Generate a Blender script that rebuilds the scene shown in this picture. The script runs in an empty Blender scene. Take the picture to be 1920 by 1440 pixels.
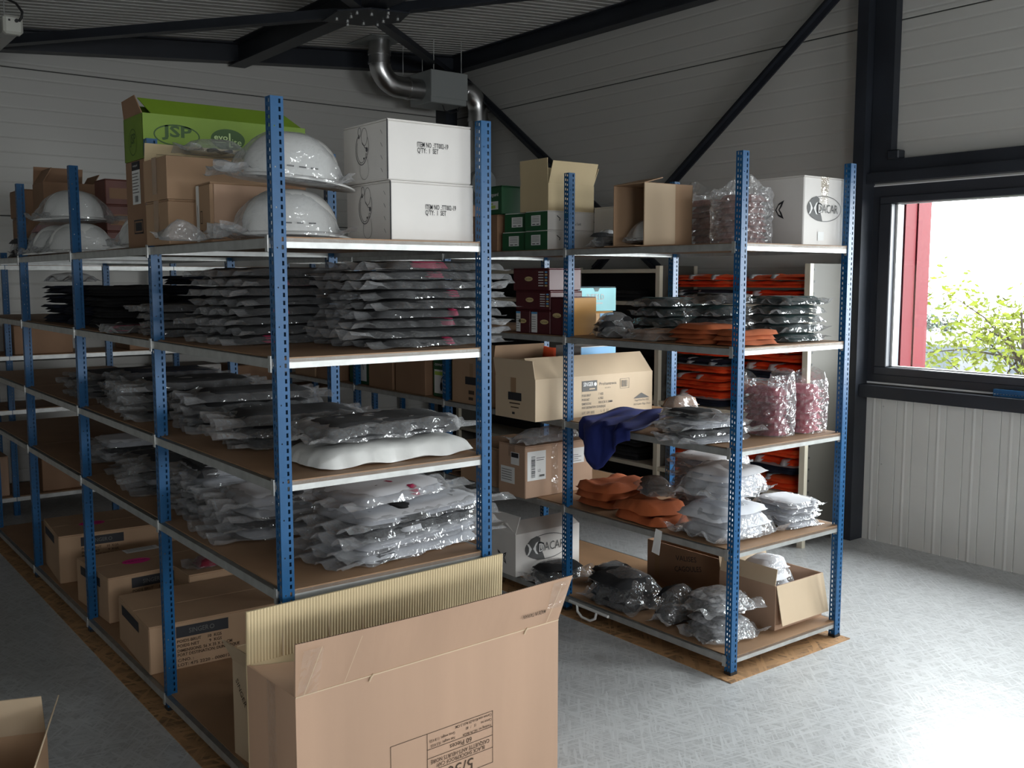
import bpy, math, random
import numpy as np
from mathutils import Matrix, Vector

random.seed(7)
SC = bpy.context.scene
COL = SC.collection
R = math.radians

# ---------------------------------------------------------------- camera
cam_d = bpy.data.cameras.new('camera')
cam_d.sensor_width = 36.0
cam_d.lens = 1861.4 / 1920 * 36.0
cam_d.clip_start = 0.05
cam_d.clip_end = 300
cam_o = bpy.data.objects.new('camera', cam_d)
COL.objects.link(cam_o)
cam_o.location = (0, 0, 1.5346)
cam_o.rotation_euler = (R(90 - 6.041), 0, R(-37.633))
SC.camera = cam_o

# ---------------------------------------------------------------- sky, exposure
SC.view_settings.view_transform = 'Standard'
SC.view_settings.look = 'None'
SC.view_settings.gamma = 1.0
SC.view_settings.use_curve_mapping = False
SC.view_settings.exposure = -0.12
SC.cycles.max_bounces = 8
SC.cycles.diffuse_bounces = 5
SC.cycles.glossy_bounces = 3
SC.cycles.transmission_bounces = 4
SC.cycles.transparent_max_bounces = 10
SC.cycles.caustics_reflective = False
SC.cycles.caustics_refractive = False
SC.cycles.sample_clamp_indirect = 6.0
world = bpy.data.worlds.new('overcast_sky')
SC.world = world
world.use_nodes = True
wb = world.node_tree.nodes['Background']
wb.inputs[0].default_value = (0.95, 0.98, 1.0, 1)
wb.inputs[1].default_value = 26.0

# window openings in the wall x = WX : (y0, y1, z0, z1)
WX = 5.19
BY = 7.57
WINS = [(0.55, 3.19, 1.03, 1.96), (-2.45, 0.15, 1.03, 1.96)]
for (a, b, c, d) in WINS:
    L = bpy.data.lights.new('window_portal', 'AREA')
    L.shape = 'RECTANGLE'; L.size = b - a; L.size_y = d - c
    L.cycles.is_portal = True
    o = bpy.data.objects.new('window_portal', L)
    COL.objects.link(o)
    o.location = (WX + 0.16, (a + b) / 2, (c + d) / 2)
    o.rotation_euler = (0, R(90), 0)
    # area lights shine along -Z; local X must run along world Y
    o.rotation_euler = Matrix(((0, 0, 1), (1, 0, 0), (0, 1, 0))).to_euler()

# unseen windows added behind the camera for fill light, in the wall y = YF : (x0, x1, z0, z1)
XL, YF = -2.6, -3.6
FILL_WINS = [(1.6, 3.6, 1.03, 1.96), (-1.5, 0.1, 1.03, 1.96)]
for (a, b, c, d) in FILL_WINS:
    L = bpy.data.lights.new('window_portal', 'AREA')
    L.shape = 'RECTANGLE'; L.size = b - a; L.size_y = d - c
    L.cycles.is_portal = True
    o = bpy.data.objects.new('window_portal', L)
    COL.objects.link(o)
    o.location = ((a + b) / 2, YF - 0.10, (c + d) / 2)
    o.rotation_euler = (R(90), 0, 0)      # shines along +Y

# ---------------------------------------------------------------- materials
MATS = {}
def _n(nt, t, **kw):
    n = nt.nodes.new(t)
    for k, v in kw.items():
        setattr(n, k, v)
    return n

def mat(name, col, rough=0.6, metal=0.0, spec=0.5, var=0.0, vscale=6.0, vstretch=(1, 1, 1), bump=0.0, bscale=40.0,
        bstretch=(1, 1, 1), bdist=0.002, emit=None, coat=0.0, trans=0.0):
    if name in MATS:
        return MATS[name]
    m = bpy.data.materials.new(name)
    m.use_nodes = True
    nt = m.node_tree
    b = nt.nodes['Principled BSDF']
    b.inputs['Base Color'].default_value = (*col, 1)
    b.inputs['Roughness'].default_value = rough
    b.inputs['Metallic'].default_value = metal
    b.inputs['Specular IOR Level'].default_value = spec
    b.inputs['Coat Weight'].default_value = coat
    if trans: b.inputs['Transmission Weight'].default_value = trans
    if var > 0 or bump > 0:
        tc = _n(nt, 'ShaderNodeTexCoord')
    if var > 0:
        mp = _n(nt, 'ShaderNodeMapping'); mp.inputs['Scale'].default_value = vstretch
        nz = _n(nt, 'ShaderNodeTexNoise'); nz.inputs['Scale'].default_value = vscale; nz.inputs['Detail'].default_value = 6
        cr = _n(nt, 'ShaderNodeValToRGB')
        lo = [max(0, c * (1 - var)) for c in col]; hi = [min(1, c * (1 + var)) for c in col]
        cr.color_ramp.elements[0].position = 0.3; cr.color_ramp.elements[1].position = 0.7
        cr.color_ramp.elements[0].color = (*lo, 1); cr.color_ramp.elements[1].color = (*hi, 1)
        nt.links.new(tc.outputs['Object'], mp.inputs[0]); nt.links.new(mp.outputs[0], nz.inputs['Vector'])
        nt.links.new(nz.outputs['Fac'], cr.inputs[0]); nt.links.new(cr.outputs[0], b.inputs['Base Color'])
    if bump > 0:
        mp2 = _n(nt, 'ShaderNodeMapping'); mp2.inputs['Scale'].default_value = bstretch
        nz2 = _n(nt, 'ShaderNodeTexNoise'); nz2.inputs['Scale'].default_value = bscale; nz2.inputs['Detail'].default_value = 4
        bp = _n(nt, 'ShaderNodeBump'); bp.inputs['Strength'].default_value = bump; bp.inputs['Distance'].default_value = bdist
        nt.links.new(tc.outputs['Object'], mp2.inputs[0]); nt.links.new(mp2.outputs[0], nz2.inputs['Vector'])
        nt.links.new(nz2.outputs['Fac'], bp.inputs['Height']); nt.links.new(bp.outputs[0], b.inputs['Normal'])
    MATS[name] = m
    return m

def film(name, tint=(0.96, 0.965, 0.97), base=0.14, edge=0.60, rough=0.12, body=(0.84, 0.85, 0.87), milk=0.40):
    """thin clear plastic: see-through head on, shiny and a little milky at a slant"""
    if name in MATS:
        return MATS[name]
    m = bpy.data.materials.new(name); m.use_nodes = True
    nt = m.node_tree; out = nt.nodes['Material Output']; nt.nodes.remove(nt.nodes['Principled BSDF'])
    gl = _n(nt, 'ShaderNodeBsdfAnisotropic'); gl.inputs['Color'].default_value = (0.97, 0.97, 0.98, 1); gl.inputs['Roughness'].default_value = rough
    df = _n(nt, 'ShaderNodeBsdfDiffuse'); df.inputs['Color'].default_value = (*body, 1)
    tr = _n(nt, 'ShaderNodeBsdfTransparent'); tr.inputs[0].default_value = (*tint, 1)
    lw = _n(nt, 'ShaderNodeLayerWeight'); lw.inputs['Blend'].default_value = 0.3
    tc = _n(nt, 'ShaderNodeTexCoord')
    bp = _n(nt, 'ShaderNodeBump'); bp.inputs['Strength'].default_value = 0.85 if rough > .05 else 0.0; bp.inputs['Distance'].default_value = 0.02
    ht = None
    for k, (sc, wgt) in enumerate(((16, 1.0), (37, 0.45))):     # crumpled facets
        wn = _n(nt, 'ShaderNodeTexNoise'); wn.inputs['Scale'].default_value = sc * .4
        wm = _n(nt, 'ShaderNodeMix', data_type='RGBA'); wm.blend_type = 'ADD'; wm.inputs[0].default_value = .12
        vo = _n(nt, 'ShaderNodeTexVoronoi'); vo.feature = 'F1'; vo.inputs['Scale'].default_value = sc
        nt.links.new(tc.outputs['Object'], wn.inputs['Vector']); nt.links.new(tc.outputs['Object'], wm.inputs[6]); nt.links.new(wn.outputs['Color'], wm.inputs[7])
        nt.links.new(wm.outputs[2], vo.inputs['Vector'])
        mm = _n(nt, 'ShaderNodeMath', operation='MULTIPLY'); mm.inputs[1].default_value = wgt; nt.links.new(vo.outputs['Distance'], mm.inputs[0])
        if ht is None: ht = mm.outputs[0]
        else:
            ad = _n(nt, 'ShaderNodeMath', operation='ADD'); nt.links.new(ht, ad.inputs[0]); nt.links.new(mm.outputs[0], ad.inputs[1]); ht = ad.outputs[0]
    nt.links.new(ht, bp.inputs['Height'])
    nt.links.new(bp.outputs[0], gl.inputs['Normal'])
    sm = _n(nt, 'ShaderNodeMixShader'); sm.inputs[0].default_value = milk
    nt.links.new(gl.outputs[0], sm.inputs[1]); nt.links.new(df.outputs[0], sm.inputs[2])
    pw = _n(nt, 'ShaderNodeMath', operation='POWER'); pw.inputs[1].default_value = 1.5
    nt.links.new(lw.outputs['Facing'], pw.inputs[0])
    ma = _n(nt, 'ShaderNodeMath', operation='MULTIPLY_ADD'); ma.inputs[1].default_value = edge; ma.inputs[2].default_value = base
    ma.use_clamp = True
    nt.links.new(pw.outputs[0], ma.inputs[0])
    mx = _n(nt, 'ShaderNodeMixShader')
    nt.links.new(ma.outputs[0], mx.inputs[0]); nt.links.new(tr.outputs[0], mx.inputs[1]); nt.links.new(sm.outputs[0], mx.inputs[2])
    nt.links.new(mx.outputs[0], out.inputs['Surface'])
    MATS[name] = m
    return m

def ribbed(name, col, axis, pitch, rough=0.45, depth=0.003, sharp=0.8):
    """metal-faced sandwich panel with shallow lines every `pitch` metres along an axis"""
    m = bpy.data.materials.new(name); m.use_nodes = True
    nt = m.node_tree; b = nt.nodes['Principled BSDF']
    b.inputs['Base Color'].default_value = (*col, 1); b.inputs['Roughness'].default_value = rough
    tc = _n(nt, 'ShaderNodeTexCoord'); sp = _n(nt, 'ShaderNodeSeparateXYZ')
    nt.links.new(tc.outputs['Object'], sp.inputs[0])
    mu = _n(nt, 'ShaderNodeMath', operation='MULTIPLY'); mu.inputs[1].default_value = 1.0 / pitch
    fr = _n(nt, 'ShaderNodeMath', operation='FRACT')
    pp = _n(nt, 'ShaderNodeMath', operation='PINGPONG'); pp.inputs[1].default_value = 0.5
    gt = _n(nt, 'ShaderNodeMapRange'); gt.inputs['From Min'].default_value = 0.0; gt.inputs['From Max'].default_value = 0.10
    nt.links.new(sp.outputs[axis], mu.inputs[0]); nt.links.new(mu.outputs[0], fr.inputs[0])
    nt.links.new(fr.outputs[0], pp.inputs[0]); nt.links.new(pp.outputs[0], gt.inputs['Value'])
    bp = _n(nt, 'ShaderNodeBump'); bp.inputs['Strength'].default_value = sharp; bp.inputs['Distance'].default_value = depth
    nt.links.new(gt.outputs[0], bp.inputs['Height']); nt.links.new(bp.outputs[0], b.inputs['Normal'])
    MATS[name] = m
    return m

def osb(name, wood, paint=None, strand=1.0, rough=0.5, bump=0.4):
    """strand board, bare or painted: long flakes lying in three directions"""
    m = bpy.data.materials.new(name); m.use_nodes = True
    nt = m.node_tree; b = nt.nodes['Principled BSDF']
    tc = _n(nt, 'ShaderNodeTexCoord')
    prev = None
    for ang, seed in ((12, 0.0), (74, 3.1), (131, 7.7)):
        rot = _n(nt, 'ShaderNodeMapping'); rot.inputs['Rotation'].default_value = (0, 0, R(ang)); rot.inputs['Location'].default_value = (seed, seed, 0)
        mp = _n(nt, 'ShaderNodeMapping'); mp.inputs['Scale'].default_value = (7 * strand, 62 * strand, 1)
        vo = _n(nt, 'ShaderNodeTexVoronoi'); vo.feature = 'F1'; vo.inputs['Scale'].default_value = 1.0; vo.inputs['Randomness'].default_value = 1.0
        nt.links.new(tc.outputs['Object'], rot.inputs[0]); nt.links.new(rot.outputs[0], mp.inputs[0]); nt.links.new(mp.outputs[0], vo.inputs['Vector'])
        sp = _n(nt, 'ShaderNodeSeparateColor'); nt.links.new(vo.outputs['Color'], sp.inputs[0])
        if prev is None:
            prev = sp.outputs[0]
        else:
            mx = _n(nt, 'ShaderNodeMath', operation='MAXIMUM'); nt.links.new(prev, mx.inputs[0]); nt.links.new(sp.outputs[0], mx.inputs[1]); prev = mx.outputs[0]
    bp = _n(nt, 'ShaderNodeBump'); bp.inputs['Strength'].default_value = bump; bp.inputs['Distance'].default_value = 0.0026
    nt.links.new(prev, bp.inputs['Height']); nt.links.new(bp.outputs[0], b.inputs['Normal'])
    cr = _n(nt, 'ShaderNodeValToRGB'); cr.color_ramp.elements[0].position = 0.35; cr.color_ramp.elements[1].position = 1.0
    if paint is None:
        cr.color_ramp.elements[0].color = (*[c * 0.55 for c in wood], 1); cr.color_ramp.elements[1].color = (*[min(1, c * 1.35) for c in wood], 1)
    else:
        cr.color_ramp.elements[0].color = (*[c * 0.76 for c in paint], 1); cr.color_ramp.elements[1].color = (*[min(1, c * 1.07) for c in paint], 1)
    nt.links.new(prev, cr.inputs[0])
    col_out = cr.outputs[0]
    if paint is not None:   # worn specks and scuffs in the paint
        nz = _n(nt, 'ShaderNodeTexNoise'); nz.inputs['Scale'].default_value = 9; nz.inputs['Detail'].default_value = 10; nz.inputs['Roughness'].default_value = 0.75
        nt.links.new(tc.outputs['Object'], nz.inputs['Vector'])
        c2 = _n(nt, 'ShaderNodeValToRGB'); c2.color_ramp.elements[0].position = 0.70; c2.color_ramp.elements[1].position = 0.74
        c2.color_ramp.elements[0].color = (0, 0, 0, 1); c2.color_ramp.elements[1].color = (1, 1, 1, 1)
        nt.links.new(nz.outputs['Fac'], c2.inputs[0])
        mx = _n(nt, 'ShaderNodeMix', data_type='RGBA'); mx.inputs[7].default_value = (0.10, 0.09, 0.08, 1)
        nt.links.new(c2.outputs[0], mx.inputs[0]); nt.links.new(col_out, mx.inputs[6]); col_out = mx.outputs[2]
    nt.links.new(col_out, b.inputs['Base Color'])
    b.inputs['Roughness'].default_value = rough
    MATS[name] = m
    return m

M_PANEL_H = ribbed('white_panel_horizontal', (0.47, 0.465, 0.44), 'Z', 0.10, depth=0.003, sharp=0.7)
M_PANEL_V = mat('white_panel_vertical', (0.60, 0.595, 0.57), 0.4, var=0.04, vscale=3)
M_CEIL = mat('white_roof_panel', (0.50, 0.495, 0.47), 0.5, var=0.04, vscale=3)
M_JOINT = mat('dark_joint', (0.05, 0.05, 0.05), 0.8)
M_STEEL = mat('dark_painted_steel', (0.018, 0.021, 0.028), 0.45, spec=0.4, var=0.25, vscale=3)
M_FRAME = mat('anthracite_frame', (0.030, 0.033, 0.042), 0.38, var=0.1, vscale=4)
M_FLOOR = osb('painted_strand_floor', None, paint=(0.54, 0.55, 0.555), strand=2.1, rough=0.36, bump=1.0)
M_OSB = osb('bare_strand_board', (0.36, 0.20, 0.09), rough=0.7, bump=0.5)
M_BLUE = mat('blue_paint', (0.008, 0.083, 0.215), 0.36, spec=0.45, var=0.10, vscale=10)
M_GALV = mat('galvanised_steel', (0.52, 0.53, 0.52), 0.42, metal=0.75, var=0.12, vscale=25)
M_BOARD = mat('shelf_fibreboard', (0.30, 0.175, 0.095), 0.6, var=0.12, vscale=5, bump=0.1, bscale=200)
M_PERF = mat('shaded_beige_perforated_steel', (0.065, 0.060, 0.050), 0.6)  # beige end panel, its shade put into a darker base colour
M_BEIGE = mat('beige_enamel', (0.60, 0.55, 0.44), 0.5, var=0.05)
M_BLACKP = mat('black_plastic', (0.015, 0.015, 0.016), 0.45)
M_ALU = mat('duct_aluminium', (0.55, 0.55, 0.55), 0.28, metal=1.0, var=0.1, vscale=12, bump=0.1, bscale=30)
M_GREYBOX = mat('grey_sheet_metal', (0.30, 0.32, 0.315), 0.45)
M_CARD = mat('kraft_cardboard', (0.40, 0.255, 0.155), 0.75, var=0.10, vscale=4, vstretch=(1, 1, 0.15), bump=0.06, bscale=90)
M_CARDP = mat('pink_kraft_cardboard', (0.44, 0.285, 0.195), 0.72, var=0.08, vscale=5, vstretch=(1, 1, 0.12), bump=0.08, bscale=60, bstretch=(1, 1, .1))
M_CARDY = mat('yellow_kraft_cardboard', (0.60, 0.48, 0.29), 0.8, var=0.07, vscale=5, vstretch=(1, 1, 0.1), bump=0.15, bscale=70, bstretch=(1, 1, .05))
M_CARDB = mat('beige_cardboard', (0.58, 0.45, 0.31), 0.7, var=0.07, vscale=4, vstretch=(1, 1, 0.2), bump=0.05, bscale=80)
M_CARDD = mat('dark_kraft_cardboard', (0.29, 0.165, 0.095), 0.75, var=0.12, vscale=4)
M_WHITEC = mat('white_cardboard', (0.74, 0.71, 0.68), 0.6, var=0.04, vscale=6, bump=0.04, bscale=120)
M_TAPE = mat('brown_packing_tape', (0.33, 0.20, 0.11), 0.18, spec=0.6)
M_CTAPE = film('clear_packing_tape', tint=(0.97, 0.95, 0.92), base=0.08, edge=0.25, milk=.3)
M_INK = mat('black_ink', (0.02, 0.02, 0.025), 0.7)
M_INKG = mat('grey_ink', (0.12, 0.115, 0.11), 0.7)
M_INKB = mat('brown_ink', (0.06, 0.035, 0.02), 0.8)
M_PAPER = mat('white_paper', (0.78, 0.78, 0.77), 0.6)
M_FILM = film('clear_polythene')
M_FILM_T = film('thick_clear_polythene', base=0.20, edge=0.60, milk=0.48, rough=0.17)
M_FILM_M = film('milky_polythene', base=0.30, edge=0.5, milk=0.6, rough=0.2)

# ---------------------------------------------------------------- mesh helpers
class MB:
    def __init__(s):
        s.v = []; s.f = []; s.sm = []
    def add(s, vs, fs, smooth=False):
        o = len(s.v)
        s.v += [tuple(map(float, p)) for p in vs]
        s.f += [tuple(i + o for i in f) for f in fs]
        s.sm += [smooth] * len(fs)
        return s
    def box(s, lo, hi):
        (a, b, c), (d, e, f) = lo, hi
        return s.add([(a, b, c), (d, b, c), (d, e, c), (a, e, c), (a, b, f), (d, b, f), (d, e, f), (a, e, f)],
                     [(0, 3, 2, 1), (4, 5, 6, 7), (0, 1, 5, 4), (1, 2, 6, 5), (2, 3, 7, 6), (3, 0, 4, 7)])
    def bbox(s, lo, hi, r=0.003):
        """box with chamfered edges"""
        lo = np.array(lo, float); hi = np.array(hi, float); c = (lo + hi) / 2; h = (hi - lo) / 2
        r = min(r, h.min() * 0.45)
        vs = []; idx = {}
        for sx in (-1, 1):
            for sy in (-1, 1):
                for sz in (-1, 1):
                    for ax in range(3):
                        d = np.array([sx, sy, sz]) * h - np.array([sx, sy, sz]) * r
                        d[ax] = (sx, sy, sz)[ax] * h[ax]
                        idx[(sx, sy, sz, ax)] = len(vs); vs.append(tuple(c + d))
        fs = []
        for ax in range(3):
            for sg in (-1, 1):
                o = [i for i in range(3) if i != ax]; q = []
                for (p1, p2) in ((-1, -1), (1, -1), (1, 1), (-1, 1)):
                    k = [0, 0, 0]; k[ax] = sg; k[o[0]] = p1; k[o[1]] = p2
                    q.append(idx[(*k, ax)])
                flip = (sg < 0) != (ax == 1)
                fs.append(tuple(q[::-1] if flip else q))
        for ax in range(3):
            o = [i for i in range(3) if i != ax]
            for p1 in (-1, 1):
                for p2 in (-1, 1):
                    k0 = [0, 0, 0]; k0[o[0]] = p1; k0[o[1]] = p2; k1 = list(k0); k0[ax] = -1; k1[ax] = 1
                    q = [idx[(*k0, o[0])], idx[(*k1, o[0])], idx[(*k1, o[1])], idx[(*k0, o[1])]]
                    fs.append(tuple(q))
        for sx in (-1, 1):
            for sy in (-1, 1):
                for sz in (-1, 1):
                    fs.append(tuple(idx[(sx, sy, sz, a)] for a in range(3)))
        return s.add(vs, fs)
    def tube(s, pts, r, n=8, caps=True, smooth=True):
        pts = [Vector(p) for p in pts]; rr = r if isinstance(r, (list, tuple)) else [r] * len(pts)
        vs = []; fs = []
        up = Vector((0, 0, 1)); prev = None
        for i, p in enumerate(pts):
            t = (pts[min(i + 1, len(pts) - 1)] - pts[max(i - 1, 0)]).normalized()
            a = prev if prev is not None else (up if abs(t.z) < 0.9 else Vector((1, 0, 0)))
            x = (a - t * a.dot(t)).normalized(); y = t.cross(x); prev = x
            for k in range(n):
                th = 2 * math.pi * k / n
                vs.append(p + x * (rr[i] * math.cos(th)) + y * (rr[i] * math.sin(th)))
        for i in range(len(pts) - 1):
            for k in range(n):
                fs.append((i * n + k, i * n + (k + 1) % n, (i + 1) * n + (k + 1) % n, (i + 1) * n + k))
        s.add(vs, fs, smooth)
        if caps:
            s.add([vs[k] for k in range(n)][::-1], [tuple(range(n))]); s.add([vs[-n + k] for k in range(n)], [tuple(range(n))])
        return s
    def bar(s, a, b, w, h, up=(0, 0, 1)):
        """square bar from a to b; w across, h along `up`"""
        a = Vector(a); b = Vector(b); t = (b - a).normalized(); u = Vector(up); x = t.cross(u).normalized(); y = x.cross(t)
        vs = []
        for p in (a, b):
            for (i, j) in ((-1, -1), (1, -1), (1, 1), (-1, 1)):
                vs.append(p + x * (i * w / 2) + y * (j * h / 2))
        return s.add(vs, [(0, 3, 2, 1), (4, 5, 6, 7), (0, 1, 5, 4), (1, 2, 6, 5), (2, 3, 7, 6), (3, 0, 4, 7)])
    def plate(s, corners, t):
        """thin slab from 3+ coplanar corners, thickness t along their normal"""
        c = [Vector(p) for p in corners]
        n = (c[1] - c[0]).cross(c[2] - c[0]).normalized() * t
        k = len(c)
        return s.add(c + [p - n for p in c], [tuple(range(k)), tuple(range(2 * k - 1, k - 1, -1))] + [(i, i + k, (i + 1) % k + k, (i + 1) % k) for i in range(k)])
    def mesh(s, name):
        me = bpy.data.meshes.new(name)
        me.from_pydata(s.v, [], s.f)
        if any(s.sm):
            me.polygons.foreach_set('use_smooth', s.sm)
        me.update()
        return me
    def build(s, name, m, parent=None, loc=(0, 0, 0), rotz=0.0, kind=None):
        return link(name, s.mesh(name), m, parent, loc, rotz, kind)

def link(name, me, m, parent=None, loc=(0, 0, 0), rotz=0.0, kind=None):
    if m is not None and not me.materials:
        me.materials.append(m)
    o = bpy.data.objects.new(name, me)
    COL.objects.link(o)
    o.parent = parent
    o.location = loc
    if rotz: o.rotation_euler = (0, 0, rotz)
    if kind: o['kind'] = kind
    return o

def thing(name, label, cat, loc=(0, 0, 0), rotz=0.0, group=None):
    o = bpy.data.objects.new(name, None)
    o.empty_display_size = 0.05
    COL.objects.link(o); o.location = loc; o.rotation_euler = (0, 0, rotz)
    tag(o, label, cat, group)
    return o

def tag(o, label, cat, group=None):
    o['label'] = label; o['category'] = cat
    if group: o['group'] = group
    return o

# pixel -> ray -> point on a plane (photo frame 1920 x 1440)
_p, _y = R(6.041), R(37.633)
_F = np.array([math.sin(_y) * math.cos(_p), math.cos(_y) * math.cos(_p), -math.sin(_p)])
_Rt = np.array([math.cos(_y), -math.sin(_y), 0.0]); _U = np.cross(_Rt, _F)
_O = np.array([0, 0, 1.5346])
def at(px, py, x=None, y=None, z=None):
    d = _F + _Rt * (px - 960) / 1861.4 - _U * (py - 720) / 1861.4
    k = (x - _O[0]) / d[0] if x is not None else (y - _O[1]) / d[1] if y is not None else (z - _O[2]) / d[2]
    return _O + d * k
# ================================================================ the setting
def zc(x): return 3.20 + 0.081 * (x - 1.47)      # underside of the roof panels

f = MB().box((XL, YF, -0.05), (WX, BY, 0.0)).build('floor', M_FLOOR, kind='structure')

# wall on the window side: backing sheet with openings, panels on it
def wall_boxes(y0, y1, z0, z1, holes):
    ys = sorted({y0, y1, *[h[0] for h in holes], *[h[1] for h in holes]}); zs = sorted({z0, z1, *[h[2] for h in holes], *[h[3] for h in holes]})
    for a, b in zip(ys, ys[1:]):
        for c, d in zip(zs, zs[1:]):
            if not any(h[0] <= (a + b) / 2 <= h[1] and h[2] <= (c + d) / 2 <= h[3] for h in holes):
                yield a, b, c, d
FR = [(0.55 - .19, 3.38, 0.94, 2.06), (-2.45 - .19, 0.15 + .19, 0.94, 2.06)]
mb = MB()
for a, b, c, d in wall_boxes(YF, BY + .12, -0.05, 3.75, FR):
    mb.box((WX + .012, a, c), (WX + .12, b, d))
wall_r = mb.build('wall_right', M_JOINT, kind='structure')
G = 0.0035
def hpanel(y0, y1, z0, z1):
    MB().bbox((WX, y0 + G, z0 + G), (WX + .02, y1 - G, z1 - G), .003).build('panel', M_PANEL_H, wall_r)
for (z0, z1) in ((0, .966), (.966, 1.966), (1.966, 2.966), (2.966, 3.62)):
    hpanel(3.38, BY, z0, z1)
for (z0, z1) in ((2.06, 2.966), (2.966, 3.62)):
    hpanel(-0.2, 3.38, z0, z1); hpanel(YF, -0.2, z0, z1)
# vertical ribbed cladding under the windows, one sheet per metre
def vpanel(y0, y1, z0, z1):
    n = max(2, int(round((y1 - y0) / 0.0985)))
    prof = []
    for i in range(n):
        a = y0 + (y1 - y0) * i / n; b = y0 + (y1 - y0) * (i + 1) / n
        prof += [(a, 0.0), (a + .003, 0.006), (a + .006, 0.0)]
        if i % 2: prof += [((a + b) / 2 - .012, 0.0), ((a + b) / 2, -0.0025), ((a + b) / 2 + .012, 0.0)]
    prof.append((y1, 0.0))
    vs = []; fs = []
    for (yy, dx) in prof: vs += [(WX + dx, yy, z0), (WX + dx, yy, z1)]
    for i in range(len(prof) - 1): fs.append((2 * i, 2 * i + 1, 2 * i + 3, 2 * i + 2))
    MB().add(vs, fs).build('panel', M_PANEL_V, wall_r)
yy = 3.32
while yy > YF:
    vpanel(max(YF, yy - 1.0), yy - .002, 0.0, 0.86); yy -= 1.0
for (py, pz) in ((1656, 762), (1652, 870), (1647, 985)):
    q = at(py, pz, x=WX - .002)
    MB().tube([(WX - .004, q[1], q[2]), (WX, q[1], q[2])], .004, 8).build('rivet', M_GALV, wall_r)

# gable wall at the far end
wall_b = MB().box((XL - .12, BY + .012, -.05), (WX + .12, BY + .12, 3.75)).build('wall_back', M_JOINT, kind='structure')
for (z0, z1) in ((0, .966), (.966, 1.966), (1.966, 2.966), (2.966, 3.62)):
    for (x0, x1) in ((XL, 1.2), (1.2, WX)):
        MB().bbox((x0 + (G if x0 > XL else 0), BY, z0 + G), (x1, BY + .02, z1 - G), .003).build('panel', M_PANEL_H, wall_b)
MB().box((XL - .12, YF, -.05), (XL, BY + .12, 3.75)).build('wall_left', M_PANEL_H, kind='structure')
mb = MB()
for a, b, c, d in wall_boxes(XL - .12, WX + .12, -.05, 3.75, FILL_WINS):
    mb.box((a, YF - .12, c), (b, YF, d))
mb.build('wall_front', M_PANEL_H, kind='structure')
for i, (a, b, c, d) in enumerate(FILL_WINS):
    m = MB()
    for lo, hi in (((a, c), (b, c + .07)), ((a, d - .07), (b, d)), ((a, c), (a + .07, d)), ((b - .07, c), (b, d)), (((a + b) / 2 - .05, c), ((a + b) / 2 + .05, d))):
        m.box((lo[0], YF - .08, lo[1]), (hi[0], YF + .01, hi[1]))
    w = m.build('window_%d' % (i + 3), M_FRAME, kind='structure')  # frame of an unseen window added to brighten the room
# roof: panels running up the slope
ceil = MB().add([(XL - .1, YF - .1, zc(XL - .1) + .03), (WX + .12, YF - .1, zc(WX + .12) + .03), (WX + .12, BY + .12, zc(WX + .12) + .03), (XL - .1, BY + .12, zc(XL - .1) + .03),
                 (XL - .1, YF - .1, zc(XL - .1) + .12), (WX + .12, YF - .1, zc(WX + .12) + .12), (WX + .12, BY + .12, zc(WX + .12) + .12), (XL - .1, BY + .12, zc(XL - .1) + .12)],
                [(0, 1, 2, 3), (7, 6, 5, 4), (0, 4, 5, 1), (1, 5, 6, 2), (2, 6, 7, 3), (3, 7, 4, 0)]).build('ceiling', M_JOINT, kind='structure')
y = YF
while y < BY - .01:
    y2 = min(BY, y + 1.0)
    prof = []; n = max(2, int((y2 - y) / .083)); w = (y2 - y - .008) / n
    for k in range(n):       # trapezoid ribs running up the slope
        s0 = y + .004 + k * w
        prof += [(s0, .0), (s0 + w * .62, .0), (s0 + w * .70, .016), (s0 + w * .92, .016)]
    prof.append((y2 - .004, .0))
    vs = []; fs = []
    for (yy_, dz) in prof: vs += [(XL, yy_, zc(XL) + dz), (WX, yy_, zc(WX) + dz)]
    for k in range(len(prof) - 1): fs.append((2 * k, 2 * k + 2, 2 * k + 3, 2 * k + 1))
    MB().add(vs, fs).build('panel', M_CEIL, ceil)
    y = y2

# ---- steelwork
def ibeam(name, a, b, h, w, up=(0, 0, 1), tf=.010, tw=.007):
    a = Vector(a); b = Vector(b); u = Vector(up)
    t = (b - a).normalized(); x = t.cross(u).normalized(); n = x.cross(t)
    m = MB()
    m.bar(a - n * (tf / 2), b - n * (tf / 2), w, tf, up)
    m.bar(a - n * (h - tf / 2), b - n * (h - tf / 2), w, tf, up)
    m.bar(a - n * (h / 2), b - n * (h / 2), tw, h - 2 * tf, up)
    return m.build(name, M_STEEL, kind='structure')
ibeam('steel_beam', (XL, BY - .07, zc(XL) - .003), (WX - .02, BY - .07, zc(WX - .02) - .003), .145, .12)
ibeam('steel_beam', (XL, 3.36, zc(XL) - .003), (WX - .02, 3.36, zc(WX - .02) - .003), .2, .12)
ibeam('steel_beam', (WX - .065, YF, zc(WX) - .012), (WX - .065, BY, zc(WX) - .012), .14, .11)
ibeam('steel_beam', (3.13, YF, zc(3.13) - .004), (3.13, BY - .03, zc(3.13) - .004), .17, .13)
def zb(x): return zc(x) - .185
CX, CY = 3.16, 5.56
br = MB()
for (a, b) in (((WX - .1, BY - .1), (CX + .10, CY + .10)), ((CX - .10, CY - .10), (1.1, 3.45)), ((1.0, BY - .1), (CX - .10, CY + .10)), ((CX + .10, CY - .10), (WX - .1, 3.45))):
    br = MB()
    br.bar((a[0], a[1], zb(a[0])), (b[0], b[1], zb(b[0])), .07, .008)
    br.bar((a[0], a[1], zb(a[0]) + .03), (b[0], b[1], zb(b[0]) + .03), .008, .06)
    br.build('steel_brace', M_STEEL, kind='structure')
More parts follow.
